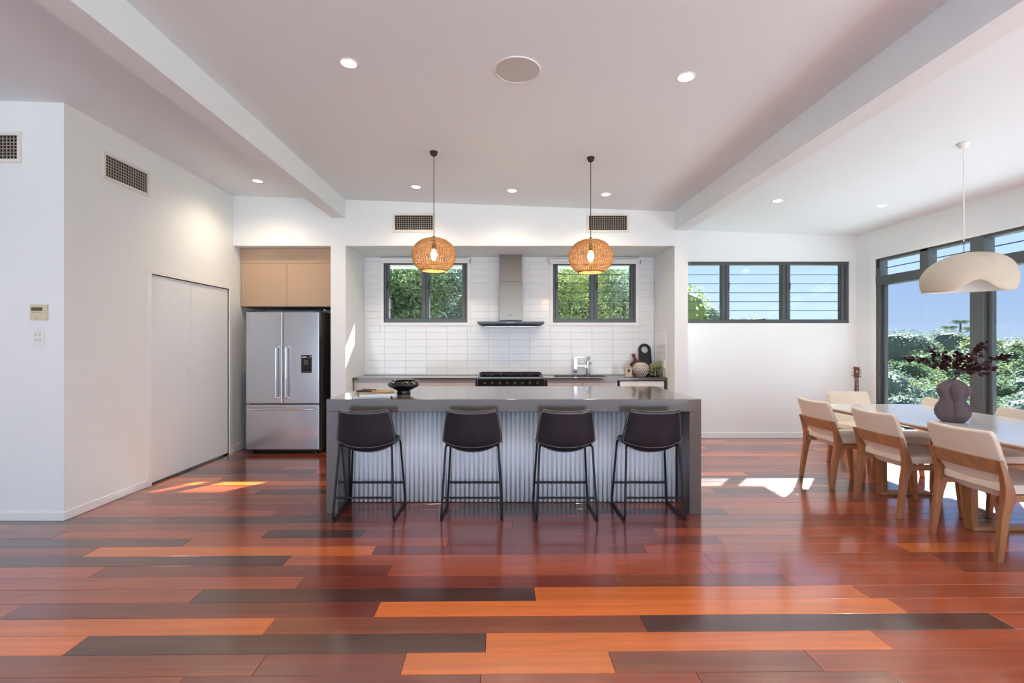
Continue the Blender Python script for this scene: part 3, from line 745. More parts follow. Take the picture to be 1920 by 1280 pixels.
# range hood
r = thing('range_hood', 'stainless chimney range hood with black glass edge above the cooker', 'range hood', (.10, 6.65, 1.6))
MB().box(-.058, .2575, 6.615, YK-.008, 1.69, 2.22).build('chimney', W['steel_h'], r, bevel=.003)
MB().box(-.055, .2545, 6.620, YK-.008, 2.22, ZN).build('upper_chimney', W['steel_h'], r, bevel=.003)
m_ = MB().box(.055, .130, 6.6135, 6.615, 1.752, 1.760).build('maker_mark', W['greyprint'], r)
ca = MB().box(-.349, .547, 6.42, YK-.01, 1.632, 1.662).build('glass_edge', W['blackgloss'], r, bevel=.002)
for i in range(5): MB().box(.045+i*.022, .055+i*.022, 6.4185, 6.4200, 1.645, 1.651).build('button', W['plastic'], ca)
MB().add([(-.345,6.43,1.632),(.543,6.43,1.632),(.543,6.8,1.632),(-.345,6.8,1.632),(-.29,6.46,1.60),(.488,6.46,1.60),(.488,6.8,1.60),(-.29,6.8,1.60)],
   [(3,2,1,0),(4,5,6,7),(0,1,5,4),(1,2,6,5),(2,3,7,6),(3,0,4,7)]).build('canopy_underside', W['steel'], r)
MB().box(-.24, .44, 6.50, 6.78, 1.596, 1.60).build('filter', W['steel'], r)

# taps
def tap(x, label, kind):
    y = 6.745; z = CT
    r = thing('kitchen_tap', label, 'tap', (x, y, z))
    if kind == 0:
        MB().box(x-.026, x+.026, y-.024, y+.024, z, z+.245).build('body', W['chrome'], r, bevel=.004)
        MB().box(x+.02, x+.155, y-.060, y-.02, z+.125, z+.152).build('spout', W['chrome'], r, bevel=.005)
        MB().box(x+.125, x+.150, y-.055, y-.028, z+.105, z+.125).build('nozzle', W['chrome'], r, bevel=.003)
        MB().add([(x-.02,y-.02,z+.247),(x+.12,y-.035,z+.255),(x+.12,y-.010,z+.255),(x-.02,y+.02,z+.247),(x-.02,y-.02,z+.258),(x+.12,y-.035,z+.264),(x+.12,y-.010,z+.264),(x-.02,y+.02,z+.258)],
          [(3,2,1,0),(4,5,6,7),(0,1,5,4),(1,2,6,5),(2,3,7,6),(3,0,4,7)]).build('lever', W['chrome'], r)
    else:
        MB().lathe([(.032,0),(.032,.015),(.022,.02),(.022,.16),(.028,.165),(.028,.20),(.012,.215)], (x, y, z), 18).build('body', W['chrome'], r, smooth=True)
        MB().tube(smooth_path([(x, y, z+.16), (x, y, z+.25), (x, y-.06, z+.262), (x, y-.13, z+.25), (x, y-.14, z+.20)], .04), .016, 12).build('spout', W['chrome'], r, smooth=True)
        MB().tube([(x+.02, y-.01, z+.175), (x+.055, y-.02, z+.165)], [.008, .011], 8).build('lever', W['chrome'], r, smooth=True)
tap(1.01, 'square chrome mixer tap with flat lever by the sink', 0)
tap(1.185, 'round chrome filter tap standing right of the mixer', 1)

# ------------------------------------------------------------------ counter ornaments
z = CT+.001
# small ceramic arch house
hx, hy = 1.668, 6.42
r = thing('ceramic_house', 'small cream arched ceramic house with dark window on the counter', 'ornament', (hx, hy, z))
arch = [(-.045, 0), (.045, 0), (.045, .115)] + [(.045*math.cos(a*PI/10), .115+.036*math.sin(a*PI/10)) for a in range(1, 10)] + [(-.045, .115)]
MB().prism([(hx+u, z+v) for u, v in arch], 'y', hy-.03, hy+.03).build('body', W['creamcer'], r, bevel=.004)
MB().box(hx-.017, hx+.017, hy-.0325, hy-.029, z+.068, z+.102).build('window', W['dotbrown'], r)
MB().box(hx-.030, hx+.030, hy-.032, hy-.029, z+.122, z+.128).build('eave_line', W['dotbrown'], r)
MB().box(hx-.034, hx+.034, hy-.032, hy-.029, z+.030, z+.034).build('step_line', W['whitecer'], r)
# dimpled white vase
vx, vy = 1.862, 6.505
r = thing('dimpled_vase', 'round white dimpled ceramic vase beside the arched house', 'vase', (vx, vy, z))
prof = [(.001,.0),(.055,.0),(.07,.012),(.098,.045),(.114,.085),(.116,.105),(.106,.142),(.08,.17),(.045,.186),(.03,.188),(.028,.18),(.001,.178)]
MB().lathe(prof, (vx, vy, z), 32).build('body', W['whitecer'], r, smooth=True)
m = MB()
for j in range(7):
    t = .15+.7*j/6
    zz = .185*t; rad = [a for a in prof]
    for (ra, za), (rb, zb) in zip(prof[1:9], prof[2:10]):
        if za <= zz <= zb: rr_ = ra+(rb-ra)*(zz-za)/(zb-za); slope = (rb-ra)/(zb-za)
    for i in range(22):
        a = 2*PI*(i+.5*(j % 2))/22
        n = Vector((math.cos(a), math.sin(a), -slope)).normalized(); p = Vector((vx+rr_*math.cos(a), vy+rr_*math.sin(a), z+zz))
        m.tube([p-n*.002, p+n*.0016], .0080, 6)
m.build('dimples', W['dotbrown'], r)
# round acacia paddle board leaning on the tiles
def lean(m, pivot, ang):
    c, s = math.cos(ang), math.sin(ang); out = []
    for x, y, zz in m.v:
        dy, dz = y-pivot[1], zz-pivot[2]
        out.append((x, pivot[1]+dy*c+dz*s, pivot[2]-dy*s+dz*c))
    m.v = out; return m
bx, by = 1.865, 6.66
BR = .112
ol = [(.0+BR*math.sin(a), BR-BR*math.cos(a)) for a in [PI*2*i/40 for i in range(0, 41)] if not (PI*.93 < a < PI*1.07)]
i_ = [k for k, (u, v) in enumerate(ol) if v > .3]
pol = []
for u, v in ol:
    pol.append((u, v))
# rotate so that the handle leans to the left
pol2 = []
half = [p for p in pol if p[0] >= 0]; other = [p for p in pol if p[0] < 0]
pol2 = half + [(.020, .245), (.023, .315), (-.023, .315), (-.020, .245)] + other
ra = .22
rot = [((u*math.cos(ra)-(v-BR)*math.sin(ra)), BR+(u*math.sin(ra)+(v-BR)*math.cos(ra))) for u, v in pol2]
r = thing('paddle_board', 'round dark timber paddle board leaning behind the dimpled vase', 'board', (bx, by, z))
m = lean(MB().prism([(bx+u, z+v) for u, v in rot], 'y', by-.009, by+.009), (bx, by, z), .24)
m.build('board', W['acacia'], r, bevel=.003)
# black arched board with round hole
ax, ay = 1.99, 6.70
r = thing('arched_board', 'black arched serving board with round hole leaning on the tiles', 'board', (ax, ay, z))
R_, H_ = .088, .425
m = MB(); n = 28; outer = []; inner = []
hc = (0, H_-.06); hr = .047
for i in range(n):
    a = 2*PI*i/n-PI/2
    inner.append((hc[0]+hr*math.cos(a), hc[1]+hr*math.sin(a)))
    ca_, sa_ = math.cos(a), math.sin(a)
    if sa_ >= 0: outer.append((R_*ca_, H_-.06+R_*sa_))
    else:
        t = min(R_/abs(ca_) if abs(ca_) > 1e-6 else 9e9, (H_-.06)/abs(sa_))
        outer.append((t*ca_, H_-.06+t*sa_))
for yy in (0, 1):
    pass
o0 = len(m.v)
for y_ in (ay-.008, ay+.008):
    m.v += [(ax+u, y_, z+v) for u, v in outer]; m.v += [(ax+u, y_, z+v) for u, v in inner]
for i in range(n):
    k = (i+1) % n
    m.f += [(i, k, n+k, n+i), (2*n+i, 3*n+i, 3*n+k, 2*n+k), (i, 2*n+i, 2*n+k, k), (n+i, n+k, 3*n+k, 3*n+i)]
lean(m, (ax, ay, z), .19).build('board', W['blackmat'], r)
# square corners of the arch foot
m = MB().box(ax-R_, ax+R_, ay-.0079, ay+.0079, z, z+.12); lean(m, (ax, ay, z), .19).build('foot', W['blackmat'], r)
# trailing plant
qx, qy = 2.062, 6.50
r = thing('trailing_plant', 'trailing succulent in a black pot at the right end of the counter', 'plant', (qx, qy, z))
MB().lathe([(.001,0),(.048,0),(.062,.10),(.064,.13),(.055,.13),(.052,.115),(.001,.115)], (qx, qy, z), 22).build('pot', W['blackmat'], r, smooth=True)
m = MB(); rg_ = random.Random(11)
for i in range(64):
    a = rg_.uniform(0, 2*PI); L = rg_.uniform(.06, .17); out = rg_.uniform(.025, .050)
    if math.sin(a) > .55: L *= .4
    ps = [Vector((qx+.03*math.cos(a), qy+.03*math.sin(a), z+.12))]
    for t in range(1, 9):
        u = t/8; rr_ = .03+out*min(1, u*2.0); up = .05*math.sin(min(1, u*1.9)*PI*.6)*rg_.uniform(.7,1.1)
        ps.append(Vector((qx+rr_*math.cos(a)+rg_.uniform(-.006,.006), qy+rr_*math.sin(a)*.8+rg_.uniform(-.006,.006), max(z+.01, z+.12+up-L*max(0,u-.3)*1.35))))
    m.tube(ps, .0022, 4)
    for p, q in zip(ps, ps[1:]):
        for k in range(4):
            c = p+(q-p)*rg_.random(); dd = Vector((rg_.uniform(-1,1), rg_.uniform(-1,1), rg_.uniform(-.6,1))).normalized()*.016
            m.tube([c, c+dd*.5, c+dd], [.002, .005, .001], 5)
for i in range(12):     # upright tuft
    a = rg_.uniform(0, 2*PI); p = Vector((qx+.02*math.cos(a), qy+.02*math.sin(a), z+.115)); q = p+Vector((.04*math.cos(a), .03*math.sin(a), rg_.uniform(.05, .10)))
    m.tube([p, q], .002, 4)
    for k in range(10):
        c = p+(q-p)*rg_.random(); dd = Vector((rg_.uniform(-1,1), rg_.uniform(-1,1), rg_.uniform(-.3,1))).normalized()*.016
        m.tube([c, c+dd*.5, c+dd], [.002, .005, .001], 5)
st_ = m.build('trailing_stems', W['succulent'], r); st_['kind'] = 'stuff'
# power point on the right niche wall
r = thing('power_point', 'small white power point on the right niche wall', 'socket', (2.1425, 6.40, 1.09))
MB().box(2.132, 2.1425, 6.36, 6.44, 1.04, 1.15).build('plate', W['plastic'], r, bevel=.003)
for dy in (-.018, .018): MB().box(2.1305, 2.132, 6.40+dy-.008, 6.40+dy+.008, 1.11, 1.13).build('switch', W['cream'], r)

# ------------------------------------------------------------------ fridge and alcove
FX0, FX1, FY = -3.178, -2.276, 5.92
r = thing('fridge', 'stainless french-door fridge with ice dispenser in the alcove', 'fridge', ((FX0+FX1)/2, 6.3, 0))
MB().box(FX0+.005, FX1-.005, FY+.075, 6.63, .03, 1.765).build('body', W['charcoal'], r, bevel=.004)
MB().box(FX0+.02, FX1-.02, FY+.09, 6.6, 0, .06).build('base_grille', W['darkvoid'], r)
fc = (FX0+FX1)/2+.004
for a, b, s in ((FX0, fc-.003, 1), (fc+.003, FX1, -1)):
    dr = MB().box(a, b, FY, FY+.07, .625, 1.757).build('door', W['steel'], r, bevel=.008, seg=3)
    x = b-.062 if s > 0 else a+.058
    MB().tube(smooth_path([(x, FY, .70), (x, FY-.045, .70), (x, FY-.045, 1.325), (x, FY, 1.325)], .012), .0125, 10).build('handle', W['chrome'], dr, smooth=True)
    if s < 0:
        dx0, dx1 = -2.484, -2.384
        dp = MB().box(dx0-.012, dx1+.022, FY-.004, FY+.002, 1.005, 1.225).build('dispenser', W['blackgloss'], dr, bevel=.004)
        MB().box(dx0+.03, dx1-.02, FY-.018, FY-.004, 1.10, 1.165).build('dispenser_lever', W['charcoal'], dp, bevel=.004)
        MB().box(dx0-.006, dx1+.016, FY-.0065, FY-.004, 1.190, 1.194).build('dispenser_trim', W['chrome'], dp)
        MB().box(dx0, dx0+.055, FY-.006, FY-.004, 1.198, 1.206).build('maker_mark', W['plastic'], dp)
        MB().box(dx1, dx1+.012, FY-.006, FY-.004, 1.203, 1.212).build('display', W['plastic'], dp)
        MB().box(dx0, dx1+.012, FY-.010, FY-.004, 1.015, 1.022).build('drip_tray', W['charcoal'], dp)
dw = MB().box(FX0, FX1, FY, FY+.07, .058, .615).build('freezer_drawer', W['steel'], r, bevel=.008, seg=3)
MB().tube(smooth_path([(FX0+.03, FY, .562), (FX0+.03, FY-.04, .562), (FX1-.045, FY-.04, .562), (FX1-.045, FY, .562)], .012), .011, 10).build('handle', W['chrome'], dw, smooth=True)
for x in (FX0+.05, FX1-.05): MB().box(x-.035, x+.035, FY+.01, FY+.09, 1.757, 1.775).build('hinge_cover', W['charcoal'], r, bevel=.003)
for x in (FX0+.06, FX1-.06): MB().lathe([(.02,0),(.02,.058)], (x, FY+.05, 0), 12).build('foot', W['blackmat'], r)

r = thing('overhead_cabinet', 'glossy tan two-door overhead cabinet above the fridge', 'cabinet', (-2.78, 6.5, 1.84))
CYF = 6.19
MB().box(XL+.005, -2.175, CYF+.02, YD-.11, 1.85, ZN-.01).build('body', W['cabtan'], r)
MB().box(XL+.003, -2.173, CYF+.004, CYF+.02, 2.405, ZN-.004).build('filler_panel', W['cabtan'], r)
MB().box(XL+.003, -2.173, CYF+.012, YD-.11, 1.838, 1.85).build('base_board', W['charcoal'], r)
for a, b in ((XL+.012, -2.796), (-2.792, -2.178)): MB().box(a, b, CYF, CYF+.018, 1.845, 2.40).build('door', W['cabtan'], r, bevel=.0015, seg=1)
r = thing('fridge_cable', 'small tangle of grey cable and hose on top of the fridge', 'cable', (-2.32, 6.35, 1.766))
MB().tube(smooth_path([(-2.40,6.4,1.775),(-2.34,6.3,1.80),(-2.31,6.2,1.785),(-2.29,6.12,1.80),(-2.30,6.3,1.78)], .04), .008, 8).build('hose', W['plastic'], r, smooth=True)
MB().tube(smooth_path([(-2.42,6.3,1.774),(-2.33,6.14,1.788),(-2.29,6.25,1.79),(-2.34,6.4,1.774)], .04), .006, 8).build('cable', W['blackmat'], r, smooth=True)

# ------------------------------------------------------------------ wall fittings
def vent(c, axis, label, w=.53, h=.235):
    """c: centre on the wall, axis: 'y' faces -y, 'x' faces +x"""
    r = thing('air_vent', label, 'vent', c)
    def bx(m, u0, u1, v0, v1, d0, d1):      # u along wall, v up, d out of the wall
        if axis == 'y': m.box(c[0]+u0, c[0]+u1, c[1]-d1, c[1]-d0, c[2]+v0, c[2]+v1)
        else: m.box(c[0]+d0, c[0]+d1, c[1]+u0, c[1]+u1, c[2]+v0, c[2]+v1)
        return m
    f = .027; W2, H2 = w/2, h/2
    m = MB(); bx(m, -W2, W2, -H2, -H2+f, 0, .012); bx(m, -W2, W2, H2-f, H2, 0, .012); bx(m, -W2, -W2+f, -H2+f, H2-f, 0, .012); bx(m, W2-f, W2, -H2+f, H2-f, 0, .012)
    m.build('frame', W['vent'], r)
    bx(MB(), -W2+f, W2-f, -H2+f, H2-f, .0005, .001).build('backing', W['darkvoid'], r)
    m = MB(); nu, nv = 17, 7
    for i in range(1, nu): u = -W2+f+(w-2*f)*i/nu; bx(m, u-.0025, u+.0025, -H2+f, H2-f, .0015, .009)
    for i in range(1, nv): v = -H2+f+(h-2*f)*i/nv; bx(m, -W2+f, W2-f, v-.0025, v+.0025, .0015, .0095)
    m.build('grille', W['ventblade'], r)
vent((px(777, 417.5, YF)[0]-.005, YF-.0005, px(777, 417.5, YF)[2]), 'y', 'white air vent behind the left rattan pendant cord')
vent((px(1139.5, 418, YF)[0], YF-.0005, px(1139.5, 418, YF)[2]), 'y', 'white air vent behind the right rattan pendant cord')
vent((XL+.0005, 4.326, 2.885), 'x', 'white air vent high on the wall above the cupboard doors')
vent((-3.72-.265, YN-.0005, 2.88), 'y', 'white air vent cut by the left edge of the picture')
r = thing('thermostat', 'cream air conditioner control panel on the near left wall', 'thermostat', (-3.58, YN, 1.609))
MB().box(-3.645, -3.515, YN-.016, YN-.0005, 1.547, 1.667).build('case', W['cream'], r, bevel=.004)
MB().box(-3.632, -3.547, YN-.0175, YN-.015, 1.618, 1.645).build('lcd', W['lcd'], r)
for i in range(3): MB().box(-3.628+i*.027, -3.608+i*.027, YN-.0185, YN-.0165, 1.604, 1.608).build('button_mark', W['greyprint'], r)
MB().box(-3.60, -3.575, YN-.0185, YN-.0165, 1.560, 1.564).build('maker_mark', W['greyprint'], r)
r = thing('light_switch', 'white four-gang light switch plate below the thermostat', 'switch', (-3.59, YN, 1.41))
MB().box(-3.625, -3.545, YN-.008, YN-.0005, 1.345, 1.475).build('plate', W['plastic'], r, bevel=.003)
for a in (-3.604, -3.574):
    for b in (1.395, 1.435): MB().box(a-.007, a+.007, YN-.011, YN-.0075, b-.010, b+.010).build('rocker', W['greyprint'] if False else W['cream'], r)

# ------------------------------------------------------------------ ceiling fittings
def on_ceiling(x, y):
    a = (x-VX)/F; b = (VY-y)/F; Y = 1.736/(b+.0362*a)
    return (a*Y, Y, ceil_z(a*Y))
def downlight(p, label, power, rad=.045, vis=True):
    r = thing('downlight', label, 'downlight', p, 'ceiling downlights')
    tilt = math.atan(.0362)
    t = MB().lathe([(rad, -.001), (rad+.004, -.005), (rad+.013, -.004), (rad+.014, 0)], p, 24, cap=False).build('trim_ring', W['plastic'], r, smooth=True)
    MB().lathe([(.001, -.0035), (rad, -.003)], p, 24, cap=False).build('lens', W['led'], r)
    r.rotation_euler = (0, tilt, 0)
    L = bpy.data.lights.new('downlight_beam', 'SPOT'); L.energy = power; L.spot_size = math.radians(150); L.spot_blend = 1.0; L.shadow_soft_size = .05; L.color = (1.0, .82, .61)
    lo = bpy.data.objects.new('downlight_beam', L); COL.objects.link(lo); lo.parent = r; lo.location = (0, 0, -.02)
DL = [((654, 118), 'downlight nearest the left beam, in front of the ceiling speaker'), ((1286, 144), 'downlight in front of the right beam, beside the ceiling speaker'), ((483, 339), 'downlight above the fridge alcove'),
      ((780, 350), 'downlight left of the left rattan pendant cord'), ((960, 357), 'downlight between the two rattan pendants'), ((1136, 364), 'downlight right of the right rattan pendant cord'),
      ((1458, 376), 'downlight above the dining louvre window'), ((1653, 385), 'downlight near the corner above the dining glazing')]
DLP = 34
for (x, y), l in DL: downlight(on_ceiling(x, y), l, DLP)
for x, y in ((-4.2, 1.6), (-1.6, -.6), (1.5, -.6), (-4.2, -1.6), (3.9, .9), (3.9, -1.6), (.2, -2.2)):  # extra downlights out of view, added to brighten the room
    downlight((x, y, ceil_z(x)), 'added unseen downlight behind the camera, brightening the room', DLP)
p = on_ceiling(970, 131)
r = thing('ceiling_speaker', 'round flush ceiling speaker with pale grey grille', 'speaker', p); r.rotation_euler = (0, math.atan(.0362), 0)
MB().lathe([(.138, -.001), (.140, -.007), (.147, -.006), (.149, 0)], p, 40, cap=False).build('rim', W['plastic'], r, smooth=True)
MB().lathe([(.001, -.0045), (.138, -.004)], p, 40, cap=False).build('grille', W['grey_cloth'], r)

# rattan pendants
def rattan(x, Y, ztop, label):
    zc = ceil_z(x)
    r = thing('rattan_pendant', label, 'pendant lamp', (x, Y, zc), 'rattan pendants over the island')
    MB().lathe([(.034, 0), (.034, -.012), (.026, -.034), (.008, -.046)], (x, Y, zc), 20).build('ceiling_cap', W['cord'], r, smooth=True)
    MB().tube([(x, Y, zc-.04), (x, Y, ztop+.004)], .0035, 6).build('cord', W['cord'], r)
    MB().lathe([(.010, .022), (.014, .0), (.014, -.05), (.018, -.055), (.018, -.10)], (x, Y, ztop), 12).build('lamp_holder', W['cord'], r, smooth=True)
    Hh, Rr = .295, .197
    def prof(t):       # t 0 top .. 1 bottom rim
        a = .12+ (2.62-.12)*t
        rr_ = Rr*abs(math.sin(a))**.82
        zz = ztop - Hh*(.5-.5*math.cos(a)*1.0)/(.5-.5*math.cos(2.62))
        return rr_, zz
    z0_ = prof(0)[1]-ztop
    sh = None
    m = MB(); n = 48
    for i in range(n):
        a = 2*PI*i/n; pts = []
        for k in range(27):
            rr_, zz = prof(k/26); zz -= z0_
            w = .0022*math.sin(k*1.6+i*PI)
            pts.append((x+(rr_+w)*math.cos(a), Y+(rr_+w)*math.sin(a), zz))
        m.tube(pts, .0027, 5)
    sh = m.build('shade_ribs', W['rattan'], r, smooth=True)
    m = MB(); rows = 34; rgx = random.Random(4)
    for k in range(rows):
        t = (k+.5)/rows; rr_, zz = prof(t); zz -= z0_
        if rr_ < .035: continue
        seg = 96; pts = []; ph = rgx.random()*6
        for i in range(seg):
            a = 2*PI*i/seg
            w = .0042*math.cos(a*n/2+PI*k)+.001*math.sin(a*9+ph)
            q = zz+.0022*math.sin(a*7+ph)+rgx.uniform(-.0012,.0012)
            pts.append((x+(rr_+w)*math.cos(a), Y+(rr_+w)*math.sin(a), q))
        m.tube(pts, .0024, 4, closed=True)
    wv = m.build('woven_strands', W['rattan2'], r, smooth=True); wv['kind'] = 'stuff'
    rb, zb = prof(1); zb -= z0_
    MB().tube([(x+rb*math.cos(a*2*PI/40), Y+rb*math.sin(a*2*PI/40), zb) for a in range(40)], .006, 6, closed=True).build('bottom_rim', W['rattan'], r, smooth=True)
    rb, zb = prof(0); zb -= z0_
    MB().tube([(x+rb*math.cos(a*2*PI/24), Y+rb*math.sin(a*2*PI/24), zb) for a in range(24)], .005, 6, closed=True).build('top_rim', W['rattan'], r, smooth=True)
    MB().lathe([(.001, -.005), (.012, .0), (.028, .03), (.031, .05), (.024, .075), (.013, .095), (.013, .11)], (x, Y, ztop-.20), 16).build('bulb', W['bulb'], r, smooth=True)
    L = bpy.data.lights.new('pendant_glow', 'POINT'); L.energy = 3.2; L.color = (1.0, .78, .50); L.shadow_soft_size = .035
    lo = bpy.data.objects.new('pendant_glow', L); COL.objects.link(lo); lo.parent = r; lo.location = (0, 0, ztop-.245-zc)
    return r
rattan(-.638, 4.4, 2.329, 'left woven rattan pendant hanging over the fruit bowl end of the island')
rattan(.80, 4.4, 2.316, 'right woven rattan pendant hanging over the sink side of the island')

# white organic dining pendant
DXp, DYp = 3.688, 3.846
zc = ceil_z(DXp)
r = thing('dining_pendant', 'off-white organic bean-shaped pendant over the dining table', 'pendant lamp', (DXp, DYp, zc))
MB().lathe([(.042, 0), (.042, -.006), (.026, -.034), (.010, -.042)], (DXp, DYp, zc), 20).build('ceiling_cap', W['plastic'], r, smooth=True)
MB().tube([(DXp, DYp, zc-.035), (DXp, DYp, 2.185)], .0045, 8).build('cord_sleeve', W['cordw'], r)
MB().tube([(DXp, DYp, 2.19), (DXp, DYp, 2.095)], .002, 6).build('cord', W['blackmat'], r)
# outline in metres from the cord: left lobe low and pointed, right lobe full
SW = 234.0
OUT = {}
def bean(th, t):
    """th around (0 = +x), t 0 apex .. 1 rim"""
    c, s = math.cos(th), math.sin(th)
    rx = .350 if c > 0 else .308
    k = abs(c)
    rad_x = rx; rad_y = .25
    a = t*2.05
    prof = math.sin(min(a, PI/2))**.85 if a < PI/2 else 1-.16*(a-PI/2)**2*1.9
    top = 2.092
    drop = (.318 if c < 0 else .318-.02*c) - .012*s
    hz = (1-math.cos(min(a, 2.05)))/(1-math.cos(2.05))
    cx = DXp+.015
    x = cx+rad_x*prof*c; y = DYp+rad_y*prof*s
    # shoulders: the right stays high, the left slopes down
    zz = top-drop*hz**(1.12 if c > 0 else .86)
    zz += .012*math.sin(min(1, t*1.3)*PI)*c
    # rim scoop on the near right side
    g = math.exp(-((th-4.34)/.38)**2)
    zz += g*.088*max(0, t-.45)/.55
    return (x, y, zz)
m = MB(); nu, nv = 64, 26
m.grid(nu, nv, lambda u, v: bean(u*2*PI, max(.002, v)))
o = m.build('shade', W['shade_w'], r, smooth=True)
bmx = bmesh.new(); bmx.from_mesh(o.data); bmesh.ops.remove_doubles(bmx, verts=bmx.verts, dist=.0004); bmesh.ops.recalc_face_normals(bmx, faces=bmx.faces); bmx.to_mesh(o.data); bmx.free()
mod_solid(o, .004, -1)
m = MB(); cxx = DXp+.015
m.grid(nu, nv, lambda u, v: (lambda q: (cxx+(q[0]-cxx)*.965, DYp+(q[1]-DYp)*.965, q[2]-.014+.016*v))(bean(u*2*PI, max(.002, v))))
m.build('shade_lining', W['shade_in'], o, smooth=True)
MB().lathe([(.001, -.04), (.02, -.033), (.03, -.01), (.026, .02), (.014, .045), (.014, .075)], (DXp, DYp, 1.99), 14).build('bulb', mat('soft_bulb', (244, 240, 230), .3), r, smooth=True)

# ------------------------------------------------------------------ things on the island
z = IH+.0005
def magazine(name, c, w, d, h, rot, mt, label, group):
    r = thing(name, label, 'magazine', c, group)
    MB().box(c[0]-w/2+.003, c[0]+w/2-.002, c[1]-d/2+.002, c[1]+d/2-.002, c[2]+.0008, c[2]+h-.0008).build('pages', W['paper'], r)
    MB().box(c[0]-w/2, c[0]+w/2, c[1]-d/2, c[1]+d/2, c[2]+h-.0008, c[2]+h).build('front_cover', W[mt], r)
    MB().box(c[0]-w/2, c[0]+w/2, c[1]-d/2, c[1]+d/2, c[2], c[2]+.0008).build('back_cover', W[mt], r)
    MB().box(c[0]-w/2-.0006, c[0]-w/2+.003, c[1]-d/2, c[1]+d/2, c[2], c[2]+h).build('spine', W[mt], r)
    r.rotation_euler = (0, 0, rot); return r
mx, my = -1.13, 4.06
magazine('magazine', (mx+.02, my+.03, z), .30, .40, .016, .20, 'cover', 'lower magazine of the stack on the island', 'magazines on the island')
magazine('magazine', (mx+.05, my, z+.0165), .29, .37, .020, .34, 'cover', 'upper magazine of the stack on the island, under the wooden servers', 'magazines on the island')
def server(c, rot, label):
    r = thing('salad_server', label, 'utensil', c, 'wooden salad servers on the magazines')
    MB().tube([(c[0]-.15, c[1], c[2]+.008), (c[0]-.08, c[1], c[2]+.010), (c[0]-.01, c[1], c[2]+.010)], [.009, .0095, .008], 10).build('handle', W['walnut'], r, smooth=True)
    m = MB(); secs = []
    for xx, hw, hh, zz in ((-.012,.008,.007,.010),(.03,.009,.006,.009),(.07,.018,.005,.008),(.11,.027,.004,.0075),(.145,.026,.004,.009),(.165,.014,.003,.012),(.17,.004,.002,.0125)):
        secs.append([(c[0]+xx, c[1]+hw*math.cos(a), c[2]+zz+hh*math.sin(a)) for a in [2*PI*i/10 for i in range(10)]])
    m.loft(secs).build('head', W['maple'], r, smooth=True)
    r.rotation_euler = (0, 0, rot)
server((mx+.055, my+.045, z+.038), -.30, 'wooden salad server with dark handle, the farther on the magazines')
server((mx+.04, my-.045, z+.038), -.22, 'wooden salad server with dark handle, the nearer on the magazines')
bx_, by_ = px(757, 735, 4.30)[0], 4.30
r = thing('black_bowl', 'glossy black faceted pedestal bowl on the island', 'bowl', (bx_, by_, z))
MB().lathe([(.001,.0),(.060,0),(.062,.010),(.058,.026),(.075,.036),(.132,.064),(.142,.078),(.140,.092),(.122,.112),(.112,.114),(.108,.108),(.128,.088),(.120,.072),(.06,.042),(.001,.036)], (bx_, by_, z), 44).build('bowl', W['blackgloss'], r, smooth=True)

# ------------------------------------------------------------------ dining table
TX0, TX1, TY0, TY1, TZ = 3.14, 4.22, 2.62, 4.90, .75
r = thing('dining_table', 'long pale stone-topped dining table on timber trestles', 'table', ((TX0+TX1)/2, (TY0+TY1)/2, 0))
def rrect(x0, x1, y0, y1, rad, n=8):
    out = []
    for cx, cy, a0 in ((x1-rad, y0+rad, -PI/2), (x1-rad, y1-rad, 0), (x0+rad, y1-rad, PI/2), (x0+rad, y0+rad, PI)):
        for i in range(n+1):
            a = a0+PI/2*i/n; out.append((cx+rad*math.cos(a), cy+rad*math.sin(a)))
    return out
MB().prism(rrect(TX0, TX1, TY0, TY1, .10), 'z', TZ-.014, TZ).build('table_top', W['marble'], r, bevel=.003)
secs = [[(x, y, TZ-.0145) for x, y in rrect(TX0, TX1, TY0, TY1, .10)], [(x, y, TZ-.024) for x, y in rrect(TX0, TX1, TY0, TY1, .10)], [(x, y, TZ-.042) for x, y in rrect(TX0+.05, TX1-.05, TY0+.05, TY1-.05, .08)]]
MB().loft(secs).build('timber_edge', W['oakx'], r)
for yc in (4.36, 3.53):
    x0, x1 = 3.44, 3.92
    t = thing('x', '', None); bpy.data.objects.remove(t)
    MB().box(x0-.02, x1+.02, yc-.04, yc+.04, 0, .03).build('trestle_foot', W['oakx'], r, bevel=.006)
    MB().box(x0-.06, x1+.06, yc-.04, yc+.04, TZ-.085, TZ-.043).build('trestle_head', W['oakx'], r, bevel=.006)
    for s, xb, xt in ((-1, x0, x0-.03), (1, x1, x1+.03)):
        MB().qsec([(xb, yc, .02, .024, .036), (xt, yc, TZ-.06, .034, .042)]).build('trestle_leg', W['oak'], r, bevel=.006)
MB().box(3.66, 3.70, 3.56, 4.33, TZ-.11, TZ-.043).build('stretcher', W['oak'], r)

